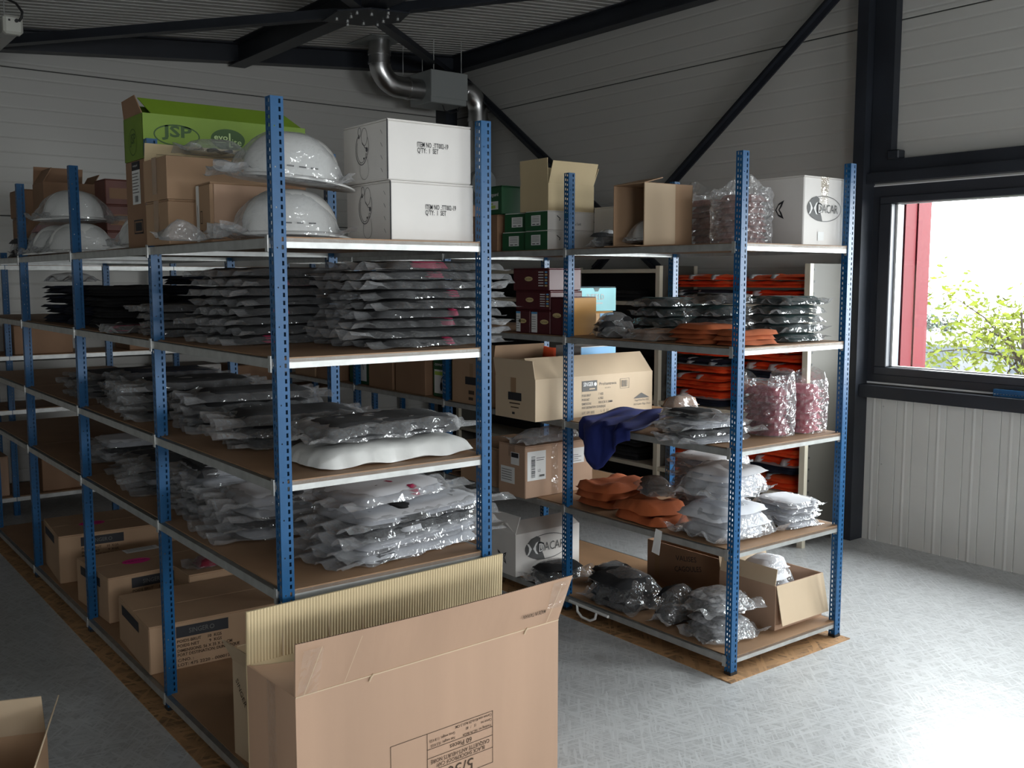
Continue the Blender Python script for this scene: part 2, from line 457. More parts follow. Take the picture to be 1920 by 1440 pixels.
gp = MB().plate([(CX - .26, CY - .10, zb(CX - .26) - .006), (CX - .10, CY - .22, zb(CX - .1) - .006), (CX + .18, CY - .2, zb(CX + .18) - .006), (CX + .26, CY + .05, zb(CX + .26) - .006), (CX + .1, CY + .22, zb(CX + .1) - .006), (CX - .22, CY + .18, zb(CX - .22) - .006)], .01).build('steel_plate', M_STEEL, kind='structure')
for k in range(12):
    th = k * 2 * math.pi / 12 + .2; rr = .13 + .06 * (k % 2)
    x, yv = CX + rr * math.cos(th), CY + rr * math.sin(th)
    MB().tube([(x, yv, zb(x) - .03), (x, yv, zb(x))], .011, 6).build('bolt', M_GALV, gp)
# bracing on the window wall
def wbrace(p, q):
    m = MB(); a = Vector((5.10, *p)); b = Vector((5.10, *q))
    m.bar(a, b, .01, .075, (1, 0, 0)); m.bar(a, b, .075, .012, (1, 0, 0))
    m.build('steel_brace', M_STEEL, kind='structure')
wbrace((3.42, 3.26), (5.6, 1.60)); wbrace((7.40, 3.33), (4.2, 1.09))
# columns
MB().box((5.07, 3.315, 0), (5.19, 3.385, 3.38)).build('steel_column', M_STEEL, kind='structure')
MB().box((5.13, 3.185, 2.13), (5.19, 3.312, 3.38)).build('steel_column', M_STEEL, kind='structure')
MB().box((4.98, BY - .16, 0), (5.10, BY, 3.3)).build('steel_column', M_STEEL, kind='structure')
MB().box((5.07, -0.06, 0), (5.19, 0.06, 3.38)).build('steel_column', M_STEEL, kind='structure')
# steel rails above and below the windows
lt = MB().box((5.10, YF, 2.075), (5.19, 3.312, 2.13)).box((5.13, YF, 2.13), (5.19, 3.185, 2.20)).build('trim_1', M_STEEL, kind='structure')
MB().bbox((5.115, 3.13, 2.20), (5.185, 3.20, 2.25), .006).build('bracket', M_STEEL, lt)
MB().box((5.10, YF, 0.855), (5.19, 3.312, 0.925)).build('trim_2', M_STEEL, kind='structure')
# windows: frame, sash, bead, pane, pale seal line
for i, ((g0, g1, c, d), (f0, f1, fc, fd)) in enumerate(zip(WINS, FR)):
    w = thing('window_%d' % (i + 1), '', '', (0, 0, 0)); del w['label']; del w['category']; w['kind'] = 'structure'
    m = MB()
    x0, x1 = WX - .005, WX + .10
    for (a, b, e, g) in ((f0, f1, fc, c - .045), (f0, f1, d + .04, fd), (f0, g0 - .06, c - .045, d + .04), (g1 + .075, f1, c - .045, d + .04)):
        m.box((x0, a, e), (x1, b, g))
    m.build('window_frame', M_FRAME, w)
    m = MB()
    for (a, b, e, g) in ((g0 - .06, g1 + .075, c - .045, c), (g0 - .06, g1 + .075, d, d + .04), (g0 - .06, g0, c, d), (g1, g1 + .075, c, d)):
        m.bbox((x0 - .018, a, e), (x1 + .01, b, g), .004)
    m.build('sash', M_FRAME, w)
    m = MB()
    for (a, b, e, g) in ((g0, g1, c, c + .007), (g0, g1, d - .005, d), (g0, g0 + .008, c, d), (g1 - .012, g1, c, d)):
        m.box((x0 + .03, a, e), (x0 + .055, b, g))
    m.build('glazing_bead', M_PAPER, w)
    m = MB()
    for (a, b, e, g) in ((f0, f1, fd, fd + .006), (f0, f1, fc - .01, fc), (f1, f1 + .005, fc, fd)):
        m.box((WX - .008, a, e), (WX + .01, b, g))
    m.build('seal_line', M_PAPER, w)
    gl = film('window_glass', tint=(0.97, 0.985, 0.98), base=0.02, edge=0.25, rough=0.02, milk=0.0) if 'window_glass' not in MATS else MATS['window_glass']
    MB().box((WX + .05, g0, c), (WX + .056, g1, d)).build('pane', gl, w)
    # red reveal of the outer cladding
    MR = mat('red_cladding', (0.085, 0.0045, 0.008), 0.5, spec=0.08)
    m = MB()
    m.box((WX + .12, g1 - .005, c - .1), (WX + .235, g1 + .02, d + .1)).box((WX + .12, g0 - .02, c - .1), (WX + .235, g0 + .005, d + .1))
    m.build('reveal', MR, w)
    MB().box((WX + .242, g1 - .012, c - .1), (WX + .38, g1 + .02, d + .1)).build('reveal', MR, w)

# bare strand board showing under the racks
tag(MB().box((2.885, 2.375, 0), (3.66, 6.5, .004)).build('strand_board', M_OSB), 'bare brown strand board strip under the rack by the window', 'board')
tag(MB().box((1.05, 2.432, 0), (1.83, 6.6, .004)).build('strand_board', M_OSB), 'bare brown strand board strip under the rack with the carton boxes', 'board')

# ---- air duct with heater box
D = 7.05
d = thing('air_duct', 'bent aluminium air duct with grey fan box hanging under the roof', 'duct', (0, 0, 0))
zt = zc(4.11)
MB().plate([(3.93, D - .2, zc(3.93) - .004), (3.93, D + .2, zc(3.93) - .004), (4.30, D + .2, zc(4.30) - .004), (4.30, D - .2, zc(4.30) - .004)], -.004).build('roof_plate', M_GREYBOX, d)
def arc(c, r, a0, a1, n=10):
    return [(c[0] + r * math.cos(R(a0 + (a1 - a0) * i / n)), c[1], c[2] + r * math.sin(R(a0 + (a1 - a0) * i / n))) for i in range(n + 1)]
rr = .085
e1 = [(4.11, D, zt), (4.11, D, 3.30)] + arc((4.29, D, 3.25), .18, 180, 270) + [(4.34, D, 3.07), (4.53, D, 3.07)]
MB().tube(e1, rr, 24).build('duct_pipe', M_ALU, d)
e2 = [(4.84, D, 3.12), (4.90, D, 3.12)] + arc((4.90, D, 2.95), .17, 90, 0) + [(5.07, D, 2.9), (5.07, D, 2.30)]
MB().tube(e2, rr, 24).build('duct_pipe', M_ALU, d)
MB().tube([(5.07, D - .02, 2.34), (5.07, D - .09, 2.34)], .13, 24).build('duct_outlet', M_GREYBOX, d)
for p, q in (((4.11, D, 3.325), (4.11, D, 3.295)), ((4.11, D, 3.24), (4.11, D, 3.225)), ((4.36, D, 3.07), (4.38, D, 3.07)), ((5.07, D, 2.9), (5.07, D, 2.87)), ((5.07, D, 2.8), (5.07, D, 2.78))):
    MB().tube([p, q], rr + .006, 24).build('clamp_band', M_ALU, d)
MB().bbox((4.49, D - .16, 2.955), (4.84, D + .16, 3.215), .006).build('fan_box', M_GREYBOX, d)
MB().box((4.49, D - .165, 3.0), (4.845, D - .16, 3.21)).build('fan_box_cover', M_GREYBOX, d)
for (x, yv) in ((4.40, D + .12), (4.53, D - .14), (4.60, D + .14), (4.80, D - .14)):
    MB().tube([(x, yv, 3.20), (x, yv, zc(x))], .004, 6).build('hanger_rod', M_GALV, d)
MB().tube([(4.64, D - .1, 2.955), (4.66, D - .1, 2.91), (4.72, D - .1, 2.895), (4.79, D - .1, 2.92), (4.81, D - .1, 2.955)], .006, 6).build('cable', M_BLACKP, d)

# ---- strip light by the roof
YL = 6.1
q = at(24, 45, y=YL)
l = thing('strip_light', 'sealed grey batten light with white end cap and black cable under the roof', 'light', (0, 0, 0))
lx, lz = float(q[0]), float(q[2])
MB().bbox((lx - .045, YL, lz - .05), (lx + .04, YL + 1.25, lz + .035), .012).build('light_body', mat('grey_diffuser', (.36, .36, .34), .35), l)
M_ECAP = mat('white_end_cap', (.66, .66, .60), .4)
MB().bbox((lx - .052, YL - .03, lz - .058), (lx + .047, YL + .03, lz + .042), .014).build('end_cap', M_ECAP, l)
MB().bbox((lx - .052, YL + 1.22, lz - .058), (lx + .047, YL + 1.27, lz + .042), .014).build('end_cap', M_ECAP, l)
MB().tube([(lx + .025, YL - .034, lz + .012), (lx + .035, YL - .05, lz + .03), (lx + .04, YL - .05, lz + .06), (lx + .015, YL - .03, lz + .105), (lx - .03, YL, lz + .13), (lx - .06, YL + .05, lz + .16), (lx - .06, YL + .05, zc(lx - .06) - .004)], .007, 8).build('cable', M_BLACKP, l)
MB().tube([(lx + .012, YL - .032, lz + .012), (lx + .012, YL - .045, lz + .012)], .010, 8).build('cable_gland', M_BLACKP, l)
MB().box((lx - .028, YL - .032, lz + .008), (lx - .018, YL - .029, lz + .018)).build('screw', M_BLACKP, l)
for s_ in (YL + .2, YL + 1.0):
    MB().tube([(lx, s_, lz + .03), (lx, s_, zc(lx) + .01)], .003, 6).build('hanger_rod', M_GALV, l)
# ================================================================ racks
PW, PD, PH = .036, .032, 2.0
def slotted(o, u, w, cols, H):
    """strip of sheet steel from point o along u (width w), height H, with columns of holes (u0, u1, pitch, hole height, phase)"""
    vs = []; fs = []
    def quad(a, b, z0, z1):
        k = len(vs)
        for (uu, z) in ((a, z0), (b, z0), (b, z1), (a, z1)):
            vs.append((o[0] + u[0] * uu, o[1] + u[1] * uu, z))
        fs.append((k, k + 1, k + 2, k + 3))
    e = 0.0
    for (u0, u1, pitch, hh, ph) in cols:
        quad(e, u0, 0, H); z = 0.0; c = ph
        while c + hh < H:
            quad(u0, u1, z, c); z = c + hh; c += pitch
        quad(u0, u1, z, H); e = u1
    quad(e, w, 0, H)
    return vs, fs
def post_mesh(H):
    m = MB(); P = .0208
    m.add(*slotted((0, 0), (1, 0), PW, [(.0085, .0115, P * 5, .004, .05), (.0225, .0285, P, .0115, .006)], H))
    m.add(*slotted((0, 0), (0, 1), PD, [(.0075, .0115, P, .009, .008), (.0195, .0240, P, .011, .010)], H))
    m.add(*slotted((PW, 0), (0, 1), PD, [(.012, .015, P * 5, .004, .03)], H))
    m.add([(0, PD, 0), (.006, PD, 0), (.006, PD, H), (0, PD, H)], [(0, 1, 2, 3)])
    m.add([(PW - .006, PD, 0), (PW, PD, 0), (PW, PD, H), (PW - .006, PD, H)], [(0, 1, 2, 3)])
    for z in (1.0,):   # sleeve line where the two halves meet
        m.box((-.0006, -.0006, z), (PW + .0006, PD, z + .0016))
    return m.mesh('post')
POST = post_mesh(PH); POST.materials.append(M_BLUE)
FOOT = MB().box((-.001, -.001, 0), (PW + .001, PD + .001, .012)).mesh('foot_cap'); FOOT.materials.append(M_BLACKP)
BH = .026
def rack(name, label, x0, x1, y0, bays, levels, L=1.0):
    t = thing(name, label, 'shelving rack', (0, 0, 0))
    ys = [y0 + L * k for k in range(bays + 1)]
    for k, y in enumerate(ys):
        yy = y if k == 0 else (y - PD if k == bays else y - PD / 2)
        for x in (x0, x1 - PW):
            p = link('post', POST, None, t, (x, yy, .004))
            link('foot_cap', FOOT, None, p, (0, 0, 0))
    beam = MB().box((0, 0, -BH), (.018, L, 0)).box((0, 0, -.0015), (.03, L, 0)).mesh('beam'); beam.materials.append(M_GALV)
    W = x1 - x0
    eb = MB().box((0, 0, -BH), (W - 2 * PW, .018, 0)).box((-.008, .002, -.036), (0.002, .012, .006)).box((W - 2 * PW - .002, .002, -.036), (W - 2 * PW + .008, .012, .006)).mesh('end_beam'); eb.materials.append(M_GALV)
    bd = MB().box((0, 0, -.010), (W - .028, L - .004, .0035)).mesh('shelf_board'); bd.materials.append(M_BOARD)
    cl = MB().box((-.003, -.008, -.036), (.001, .008, .008)).mesh('clip'); cl.materials.append(M_GALV)
    for z in levels:
        for k in range(bays):
            y = ys[k]
            b1 = link('beam', beam, None, t, (x0 - .004, y + (PD - .006 if k == 0 else 0), z)); 
            if k == 0: b1.scale.y = (L - PD + .006) / L
            link('clip', cl, None, b1, (-.001, .004, 0))
            b2 = link('beam', beam, None, t, (x1 + .004, y + L, z), R(180))
            if k == 0: b2.scale.y = (L - PD + .006) / L
            link('shelf_board', bd, None, t, (x0 + .014, y + .002 + (0.004 if k == 0 else 0), z))
        for k, y in enumerate(ys):
            link('end_beam', eb, None, t, (x0 + PW, y + (.006 if k == 0 else -.024 if k == bays else -.009), z))
    return t
AX0, AX1, AY = 1.102, 1.806, 2.446
BX0, BX1, BYY = 2.934, 3.648, 2.418
AL = [.06, .688, .99, 1.323, 1.642]
BLV = [.072, .492, .888, 1.273, 1.666]
rack('shelving_rack', 'long blue post rack standing behind the tall open carton', AX0, AX1, AY, 4, AL, 1.005)
rack('shelving_rack', 'long blue post rack standing in front of the beige clothes shelf', BX0, BX1, BYY, 4, BLV, .99)
# shelf along the gable wall
def cross_rack(name, label, x0, x1, y0, y1, levels, H, n):
    t = thing(name, label, 'shelving rack', (0, 0, 0))
    L = (x1 - x0) / n
    pm = post_mesh(H); pm.materials.append(M_BLUE)
    for k in range(n + 1):
        for y in (y0, y1 - PD):
            link('post', pm, None, t, (x0 + L * k - PW / 2, y, 0))
    bm = MB().box((0, 0, -BH), (L - .004, .018, 0)).mesh('beam'); bm.materials.append(M_GALV)
    bd = MB().box((0, 0, -.01), (L - .004, y1 - y0 - .03, .0035)).mesh('shelf_board'); bd.materials.append(M_BOARD)
    for z in levels:
        for k in range(n):
            link('beam', bm, None, t, (x0 + L * k + .002, y0 - .004, z)); link('beam', bm, None, t, (x0 + L * k + .002, y1 - .014, z))
            link('shelf_board', bd, None, t, (x0 + L * k + .002, y0 + .015, z))
    return t
DL = [.12, .69, 1.04, 1.62]
cross_rack('shelving_rack', 'blue post rack running along the gable wall', 0.25, 4.55, 7.0, 7.5, DL, 1.7, 4)

# beige clothes shelf against the window wall
CX0, CX1 = 4.70, 5.06
CL = [.10, .30, .74, 1.385]
c = thing('clothes_shelf', 'beige enamel shelf unit holding the orange high visibility clothes', 'shelf', (0, 0, 0))
CYS = [3.40, 4.55, 5.70, 6.85]
for k, y in enumerate(CYS):
    for x in (CX0, CX1 - .03):
        p = MB(); p.box((x, y - .018, 0), (x + .03, y + .018, 1.62)).build('post', M_BEIGE, c)
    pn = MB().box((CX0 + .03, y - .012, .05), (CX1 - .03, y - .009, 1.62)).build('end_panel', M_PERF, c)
    if k == 0:
        hm = MB()
        z = .12
        while z < 1.6:
            for x in (CX0 + .05, CX1 - .05):
                hm.box((x - .005, y - .0135, z - .006), (x + .005, y - .012, z + .006))
            z += .0667
        hm.build('slot_holes', M_BLACKP, pn, kind='stuff')
for z in CL + [1.60]:
    for k in range(3):
        if z == 1.60 and k == 0: continue
        MB().box((CX0 + .004, CYS[k] + .018, z - .025), (CX1, CYS[k + 1] - .018, z)).build('shelf_board', M_BEIGE, c)
for k in range(1, 3):
    MB().box((CX1 - .012, CYS[k] + .018, .1), (CX1 - .008, CYS[k + 1] - .018, 1.6)).build('back_panel', M_BLACKP, c)
# ================================================================ builders for the goods
_TXT = {}
def text_mesh(s, bold=0.0):
    k = (s, bold)
    if k not in _TXT:
        cu = bpy.data.curves.new('print', 'FONT'); cu.body = s; cu.resolution_u = 2; cu.size = 1.0; cu.offset = bold
        o = bpy.data.objects.new('print', cu); COL.objects.link(o)
        dg = bpy.context.evaluated_depsgraph_get()
        me = bpy.data.meshes.new_from_object(o.evaluated_get(dg))
        bpy.data.objects.remove(o); bpy.data.curves.remove(cu)
        v = np.empty(len(me.vertices) * 3); me.vertices.foreach_get('co', v); v = v.reshape(-1, 3)
        fs = [tuple(p.vertices) for p in me.polygons]
        bpy.data.meshes.remove(me)
        v[:, 0] -= v[:, 0].min(); v[:, 1] -= v[:, 1].min()
        _TXT[k] = (v, fs)
    return _TXT[k]

class Face:
    """2D drawing on one side of a box of size (sx, sy, sz); u to the viewer's right, v up, in metres from the lower corner.
    Every drawing goes into one flat print mesh per material."""
    def __init__(s, side, size, lift=0.0012, origin=None, axes=None):
        sx, sy, sz = size; s.lift = lift; s.mb = {}
        if axes is not None:
            s.o, s.u, s.v = Vector(origin), Vector(axes[0]), Vector(axes[1])
        else:
            s.o, s.u, s.v = {'front': (Vector((-sx / 2, -sy / 2, 0)), Vector((1, 0, 0)), Vector((0, 0, 1))),
                             'left': (Vector((-sx / 2, sy / 2, 0)), Vector((0, -1, 0)), Vector((0, 0, 1))),
                             'top': (Vector((-sx / 2, -sy / 2, sz)), Vector((1, 0, 0)), Vector((0, 1, 0)))}[side]
        s.n = s.u.cross(s.v)
    def _p(s, u, v, up=0): return s.o + s.u * u + s.v * v + s.n * (s.lift * (1 + up))
    def poly(s, pts, m, up=0):
        s.mb.setdefault((m, up), MB()).add([s._p(u, v, up) for u, v in pts], [tuple(range(len(pts)))]); return s
    def rect(s, u0, v0, u1, v1, m, up=0): return s.poly([(u0, v0), (u1, v0), (u1, v1), (u0, v1)], m, up)
    def frame(s, u0, v0, u1, v1, w, m, up=0):
        for r in ((u0, v0, u1, v0 + w), (u0, v1 - w, u1, v1), (u0, v0, u0 + w, v1), (u1 - w, v0, u1, v1)): s.rect(*r, m, up)
        return s
    def ell(s, cu, cv, ru, rv, m, up=0, a0=0, a1=360, n=28):
        return s.poly([(cu + ru * math.cos(R(a0 + (a1 - a0) * i / n)), cv + rv * math.sin(R(a0 + (a1 - a0) * i / n))) for i in range(n)], m, up)
    def ring(s, cu, cv, ru, rv, w, m, up=0, a0=0, a1=360, n=32):
        for i in range(n):
            t0 = R(a0 + (a1 - a0) * i / n); t1 = R(a0 + (a1 - a0) * (i + 1) / n)
            s.poly([(cu + ru * math.cos(t0), cv + rv * math.sin(t0)), (cu + ru * math.cos(t1), cv + rv * math.sin(t1)),
                    (cu + (ru - w) * math.cos(t1), cv + (rv - w) * math.sin(t1)), (cu + (ru - w) * math.cos(t0), cv + (rv - w) * math.sin(t0))], m, up)
        return s
    def line(s, pts, w, m, up=0):
        for (a, b), (c, d) in zip(pts, pts[1:]):
            L = math.hypot(c - a, d - b) or 1; nx, ny = -(d - b) / L * w / 2, (c - a) / L * w / 2
            s.poly([(a - nx, b - ny), (c - nx, d - ny), (c + nx, d + ny), (a + nx, b + ny)], m, up)
        return s
    def text(s, t, u, v, h, m, width=None, up=0, flip=False, bold=0.0, rot=0.0, align='l'):
        tv, tf = text_mesh(t, bold)
        k = h / 0.69; a = tv[:, 0] * k; b = tv[:, 1] * k
        if width: a = a * (width / max(a.max(), 1e-6))
        if align == 'c': a = a - a.max() / 2
        if flip: a, b = a.max() - a if align != 'c' else -a, h - b
        if rot:
            cr, sr = math.cos(R(rot)), math.sin(R(rot)); a, b = a * cr - b * sr, a * sr + b * cr
        s.mb.setdefault((m, up), MB()).add([s._p(u + x, v + y, up) for x, y in zip(a, b)], tf); return s
    def build(s, parent, name='print'):
        for (m, up), b in s.mb.items():
            b.build(name, m, parent)

def barcode(F, u0, v0, u1, v1, m, vertical=False, seed=1, up=2):
    rnd = random.Random(seed); p = 0.0; L = (v1 - v0) if vertical else (u1 - u0)
    while p < L * .97:
        w = rnd.choice((.0015, .0025, .004))
        if vertical: F.rect(u0, v0 + p, u1, min(v1, v0 + p + w), m, up)
        else: F.rect(u0 + p, v0, min(u1, u0 + p + w), v1, m, up)
        p += w + rnd.choice((.0015, .003))

TH = .004
def carton(name, label, loc, size, rotz=0, m=None, top='closed', tape=None, flaps=(), cat='carton box', group=None, inner=None):
    """corrugated box: closed (two lid flaps and tape) or open (four walls, floor, flaps).
    flaps: (side, angle, length) - angle 0 = flat inward, 90 = upright, 180 = hanging outside"""
    m = m or M_CARD; sx, sy, sz = size
    t = thing(name, label, cat, loc, R(rotz), group)
    if top == 'closed':
        MB().bbox((-sx / 2, -sy / 2, 0), (sx / 2, sy / 2, sz - .004), .004).build('body', m, t)
        along_x = sx >= sy
        for sgn in (-1, 1):
            if along_x:
                lo, hi = sorted((sgn * .0012, sgn * (sy / 2 - .001)))
                MB().bbox((-sx / 2 + .001, lo, sz - .0042), (sx / 2 - .001, hi, sz), .0012).build('lid_flap', m, t)
            else:
                lo, hi = sorted((sgn * .0012, sgn * (sx / 2 - .001)))
                MB().bbox((lo, -sy / 2 + .001, sz - .0042), (hi, sy / 2 - .001, sz), .0012).build('lid_flap', m, t)
        if tape is not None:
            w = .025; b = MB()
            if along_x:
                b.box((-sx / 2 - .0006, -w, sz - .002), (sx / 2 + .0006, w, sz + .0006))
                for sg in (-1, 1): b.box((sg * (sx / 2 + .0004) - .0004, -w, sz - .06), (sg * (sx / 2 + .0004) + .0004, w, sz))
            else:
                b.box((-w, -sy / 2 - .0006, sz - .002), (w, sy / 2 + .0006, sz + .0006))
                for sg in (-1, 1): b.box((-w, sg * (sy / 2 + .0004) - .0004, sz - .06), (w, sg * (sy / 2 + .0004) + .0004, sz))
            b.build('tape', tape, t)
    else:
        b = MB()
        b.box((-sx / 2, -sy / 2, 0), (sx / 2, sy / 2, TH))
        b.box((-sx / 2, -sy / 2, TH), (sx / 2, -sy / 2 + TH, sz)).box((-sx / 2, sy / 2 - TH, TH), (sx / 2, sy / 2, sz))
        b.box((-sx / 2, -sy / 2 + TH, TH), (-sx / 2 + TH, sy / 2 - TH, sz)).box((sx / 2 - TH, -sy / 2 + TH, TH), (sx / 2, sy / 2 - TH, sz))
        b.build('body', m, t)
        fm = inner or m
        for (side, ang, ln) in flaps:
            a = R(ang); ca, sa = math.cos(a), math.sin(a); g = .003
            if side == 'front': e0, e1, inn = Vector((-sx / 2 + g, -sy / 2, sz)), Vector((sx / 2 - g, -sy / 2, sz)), Vector((0, 1, 0))
            if side == 'back': e0, e1, inn = Vector((sx / 2 - g, sy / 2, sz)), Vector((-sx / 2 + g, sy / 2, sz)), Vector((0, -1, 0))
            if side == 'left': e0, e1, inn = Vector((-sx / 2, sy / 2 - g, sz)), Vector((-sx / 2, -sy / 2 + g, sz)), Vector((1, 0, 0))
            if side == 'right': e0, e1, inn = Vector((sx / 2, -sy / 2 + g, sz)), Vector((sx / 2, sy / 2 - g, sz)), Vector((-1, 0, 0))
            d = inn * ca + Vector((0, 0, 1)) * sa
            d = d * ln
            MB().plate([e0, e1, e1 + d, e0 + d], TH * .8).build('flap', fm, t)
    return t

# ---------------- crumpled slabs
def _tri(x): return np.abs((x % 1.0) - 0.5) * 2
def crease(x, y, rng, n=7, f=(3, 14), aniso=1.0):
    """sharp-ridged random folds"""
    out = np.zeros_like(x)
    for _ in range(n):
        th = rng.uniform(0, math.pi); k = rng.uniform(*f)
        w = 0.25 * np.sin(2 * math.pi * (x * rng.uniform(-5, 5) + y * rng.uniform(-5, 5)) + rng.uniform(0, 6))
        out += _tri((x * math.cos(th) + y * math.sin(th) * aniso) * k + w + rng.uniform(0, 1)) / k ** 0.6
    return (out - out.mean()) / (np.abs(out - out.mean()).max() + 1e-9)
def slab(L, W, H, seed, cell=.02, amp=.004, p=7, q=2.0, ext=(0, 0), bottom=.15, droop=0.0, edge_amp=.006, f=(3, 14), bow=0.0, z0=0.0):
    """closed soft slab lying on z0: L along x, W along y; ext = extra limp sheet beyond each x end"""
    rng = np.random.default_rng(seed)
    x0, x1 = -L / 2 - ext[0], L / 2 + ext[1]
    nx = max(6, int((x1 - x0) / cell)); ny = max(6, int(W / cell))
    u = np.linspace(x0, x1, nx + 1); v = np.linspace(-W / 2, W / 2, ny + 1)
    X, Y = np.meshgrid(u, v, indexing='ij')
    jx = rng.uniform(-.3, .3, X.shape) * cell; jy = rng.uniform(-.3, .3, X.shape) * cell
    jx[0] = jx[-1] = 0; jy[:, 0] = jy[:, -1] = 0; X = X + jx; Y = Y + jy
    un = np.clip(np.abs(X) / (L / 2), 0, 1); vn = np.clip(np.abs(Y) / (W / 2), 0, 1)
    kr = .16 * (1 - np.clip((np.abs(X) - L / 2) / .02, 0, 1))
    Xr = X * np.sqrt(1 - kr * vn ** 4); Yr = Y * np.sqrt(1 - kr * un ** 4)
    prof = ((1 - un ** p) * (1 - vn ** p)) ** (1 / q)
    c = crease(X, Y, rng, f=f)
    big = np.sin(X * 9 + rng.uniform(0, 6)) * np.cos(Y * 8 + rng.uniform(0, 6))
    top = (H * prof * (1 + .03 * big - .03) + amp * (c - 1) * .6 * (0.3 + .7 * prof)).clip(.0005) + .0025
    wv = .5 + .5 * np.sin(X * rng.uniform(25, 45) + rng.uniform(0, 6)) * np.sin(Y * rng.uniform(25, 45) + rng.uniform(0, 6))
    bot = .0015 + bottom * H * wv * np.maximum(un, vn) ** 10
    lift = bow * ((X / (L / 2)) ** 2)
    ex = np.clip(np.abs(X) - L / 2, 0, None)
    wob = edge_amp * np.sin(Y * 60 + rng.uniform(0, 6)) * (ex > 0) * 1.5 + ex * rng.uniform(-.05, .25)
    wob = np.maximum(wob, 0) - droop * ex - droop * 3 * ex ** 2
    top = np.maximum(top, bot + .0008)
    Zt = z0 + top + lift + wob; Zb = z0 + bot + lift + wob
    # ragged outline
    er = edge_amp * crease(X * 2, Y * 2, rng, n=3, f=(3, 9))
    X2 = Xr + er * (un ** 3) * np.sign(X); Y2 = Yr + er * (vn ** 3) * np.sign(Y)
    n1, n2 = nx + 1, ny + 1
    Zt[0, :] = Zb[0, :]; Zt[-1, :] = Zb[-1, :]; Zt[:, 0] = Zb[:, 0]; Zt[:, -1] = Zb[:, -1]
    vt = np.stack([X2, Y2, Zt], -1).reshape(-1, 3); vb = np.stack([X2, Y2, Zb], -1).reshape(-1, 3)
    idx = np.arange(n1 * n2).reshape(n1, n2)
    a, b_, c_, d_ = idx[:-1, :-1].ravel(), idx[1:, :-1].ravel(), idx[1:, 1:].ravel(), idx[:-1, 1:].ravel()
    ft = np.stack([a, b_, c_, d_], 1); fb = np.stack([d_, c_, b_, a], 1) + n1 * n2
    # bottom as one coarse sheet
    return np.concatenate([vt, vb]), np.concatenate([ft, fb])
def np_mesh(name, v, f, smooth=False):
    me = bpy.data.meshes.new(name)
    me.vertices.add(len(v)); me.vertices.foreach_set('co', v.astype(np.float32).ravel())
    me.loops.add(f.size); me.loops.foreach_set('vertex_index', f.astype(np.int32).ravel())
    me.polygons.add(len(f)); me.polygons.foreach_set('loop_start', np.arange(0, f.size, f.shape[1], dtype=np.int32))
    if smooth: me.polygons.foreach_set('use_smooth', np.ones(len(f), bool))
    me.update(calc_edges=True)
    return me
def join_np(parts):
    vs = []; fs = []; o = 0
    for v, f in parts:
        vs.append(v); fs.append(f + o); o += len(v)
    return np.concatenate(vs), np.concatenate(fs)
def layers(L, W, H, n, seed, cell=.03, amp=.004, off=.012, p=9):
    rng = np.random.default_rng(seed); parts = []
    h = H / n
    for i in range(n):
        v, f = slab(L * rng.uniform(.95, 1.0), W * rng.uniform(.94, 1.0), h * 1.12 + amp * .5, seed * 31 + i, cell, amp, p=p, q=6.0, edge_amp=.004, f=(2, 7))
        v = v + np.array([rng.uniform(-off, off), rng.uniform(-off, off), h * i])
        parts.append((v, f))
    return join_np(parts)
_CACHE = {}
def cached(key, fn, m):
    k = (key, m.name)
    if k not in _CACHE:
        v, f, name, sm = fn()
        me = np_mesh(name, v, f, sm); me.materials.append(m); _CACHE[k] = me
    return _CACHE[k]
M_BLACKC = mat('black_cloth', (.016, .016, .018), .85, var=.2, vscale=30, bump=.2, bscale=300)
M_GREYC = mat('charcoal_cloth', (.045, .046, .05), .85, var=.2, vscale=30)
M_WHITECL = mat('white_cloth', (.70, .71, .75), .8, var=.05, vscale=10)
M_PINK = mat('raspberry_cloth', (.42, .025, .09), .8)
M_RED = mat('maroon_cloth', (.26, .02, .045), .8, var=.15, vscale=12)
M_NAVY = mat('navy_cloth', (.008, .012, .030), .85, var=.25, vscale=30)
M_ORANGE = mat('rust_orange_cloth', (.42, .10, .028), .9, var=.10, vscale=14, bump=.2, bscale=250)
M_HIVIS = mat('high_visibility_orange', (.85, .10, .018), .75, var=.08, vscale=20)
M_REFL = mat('grey_reflective_tape', (.36, .37, .38), .35)
M_TEAL = mat('dark_teal_cloth', (.03, .075, .075), .8, var=.2, vscale=14)
M_TAN = mat('tan_cloth', (.42, .26, .17), .85, var=.1, vscale=9)
M_BLUECL = mat('royal_blue_cloth', (.007, .016, .13), .75, var=.15, vscale=8)
M_PLASTW = mat('white_plastic_sack', (.74, .74, .72), .28, spec=.6, bump=.25, bscale=22, bdist=.01)

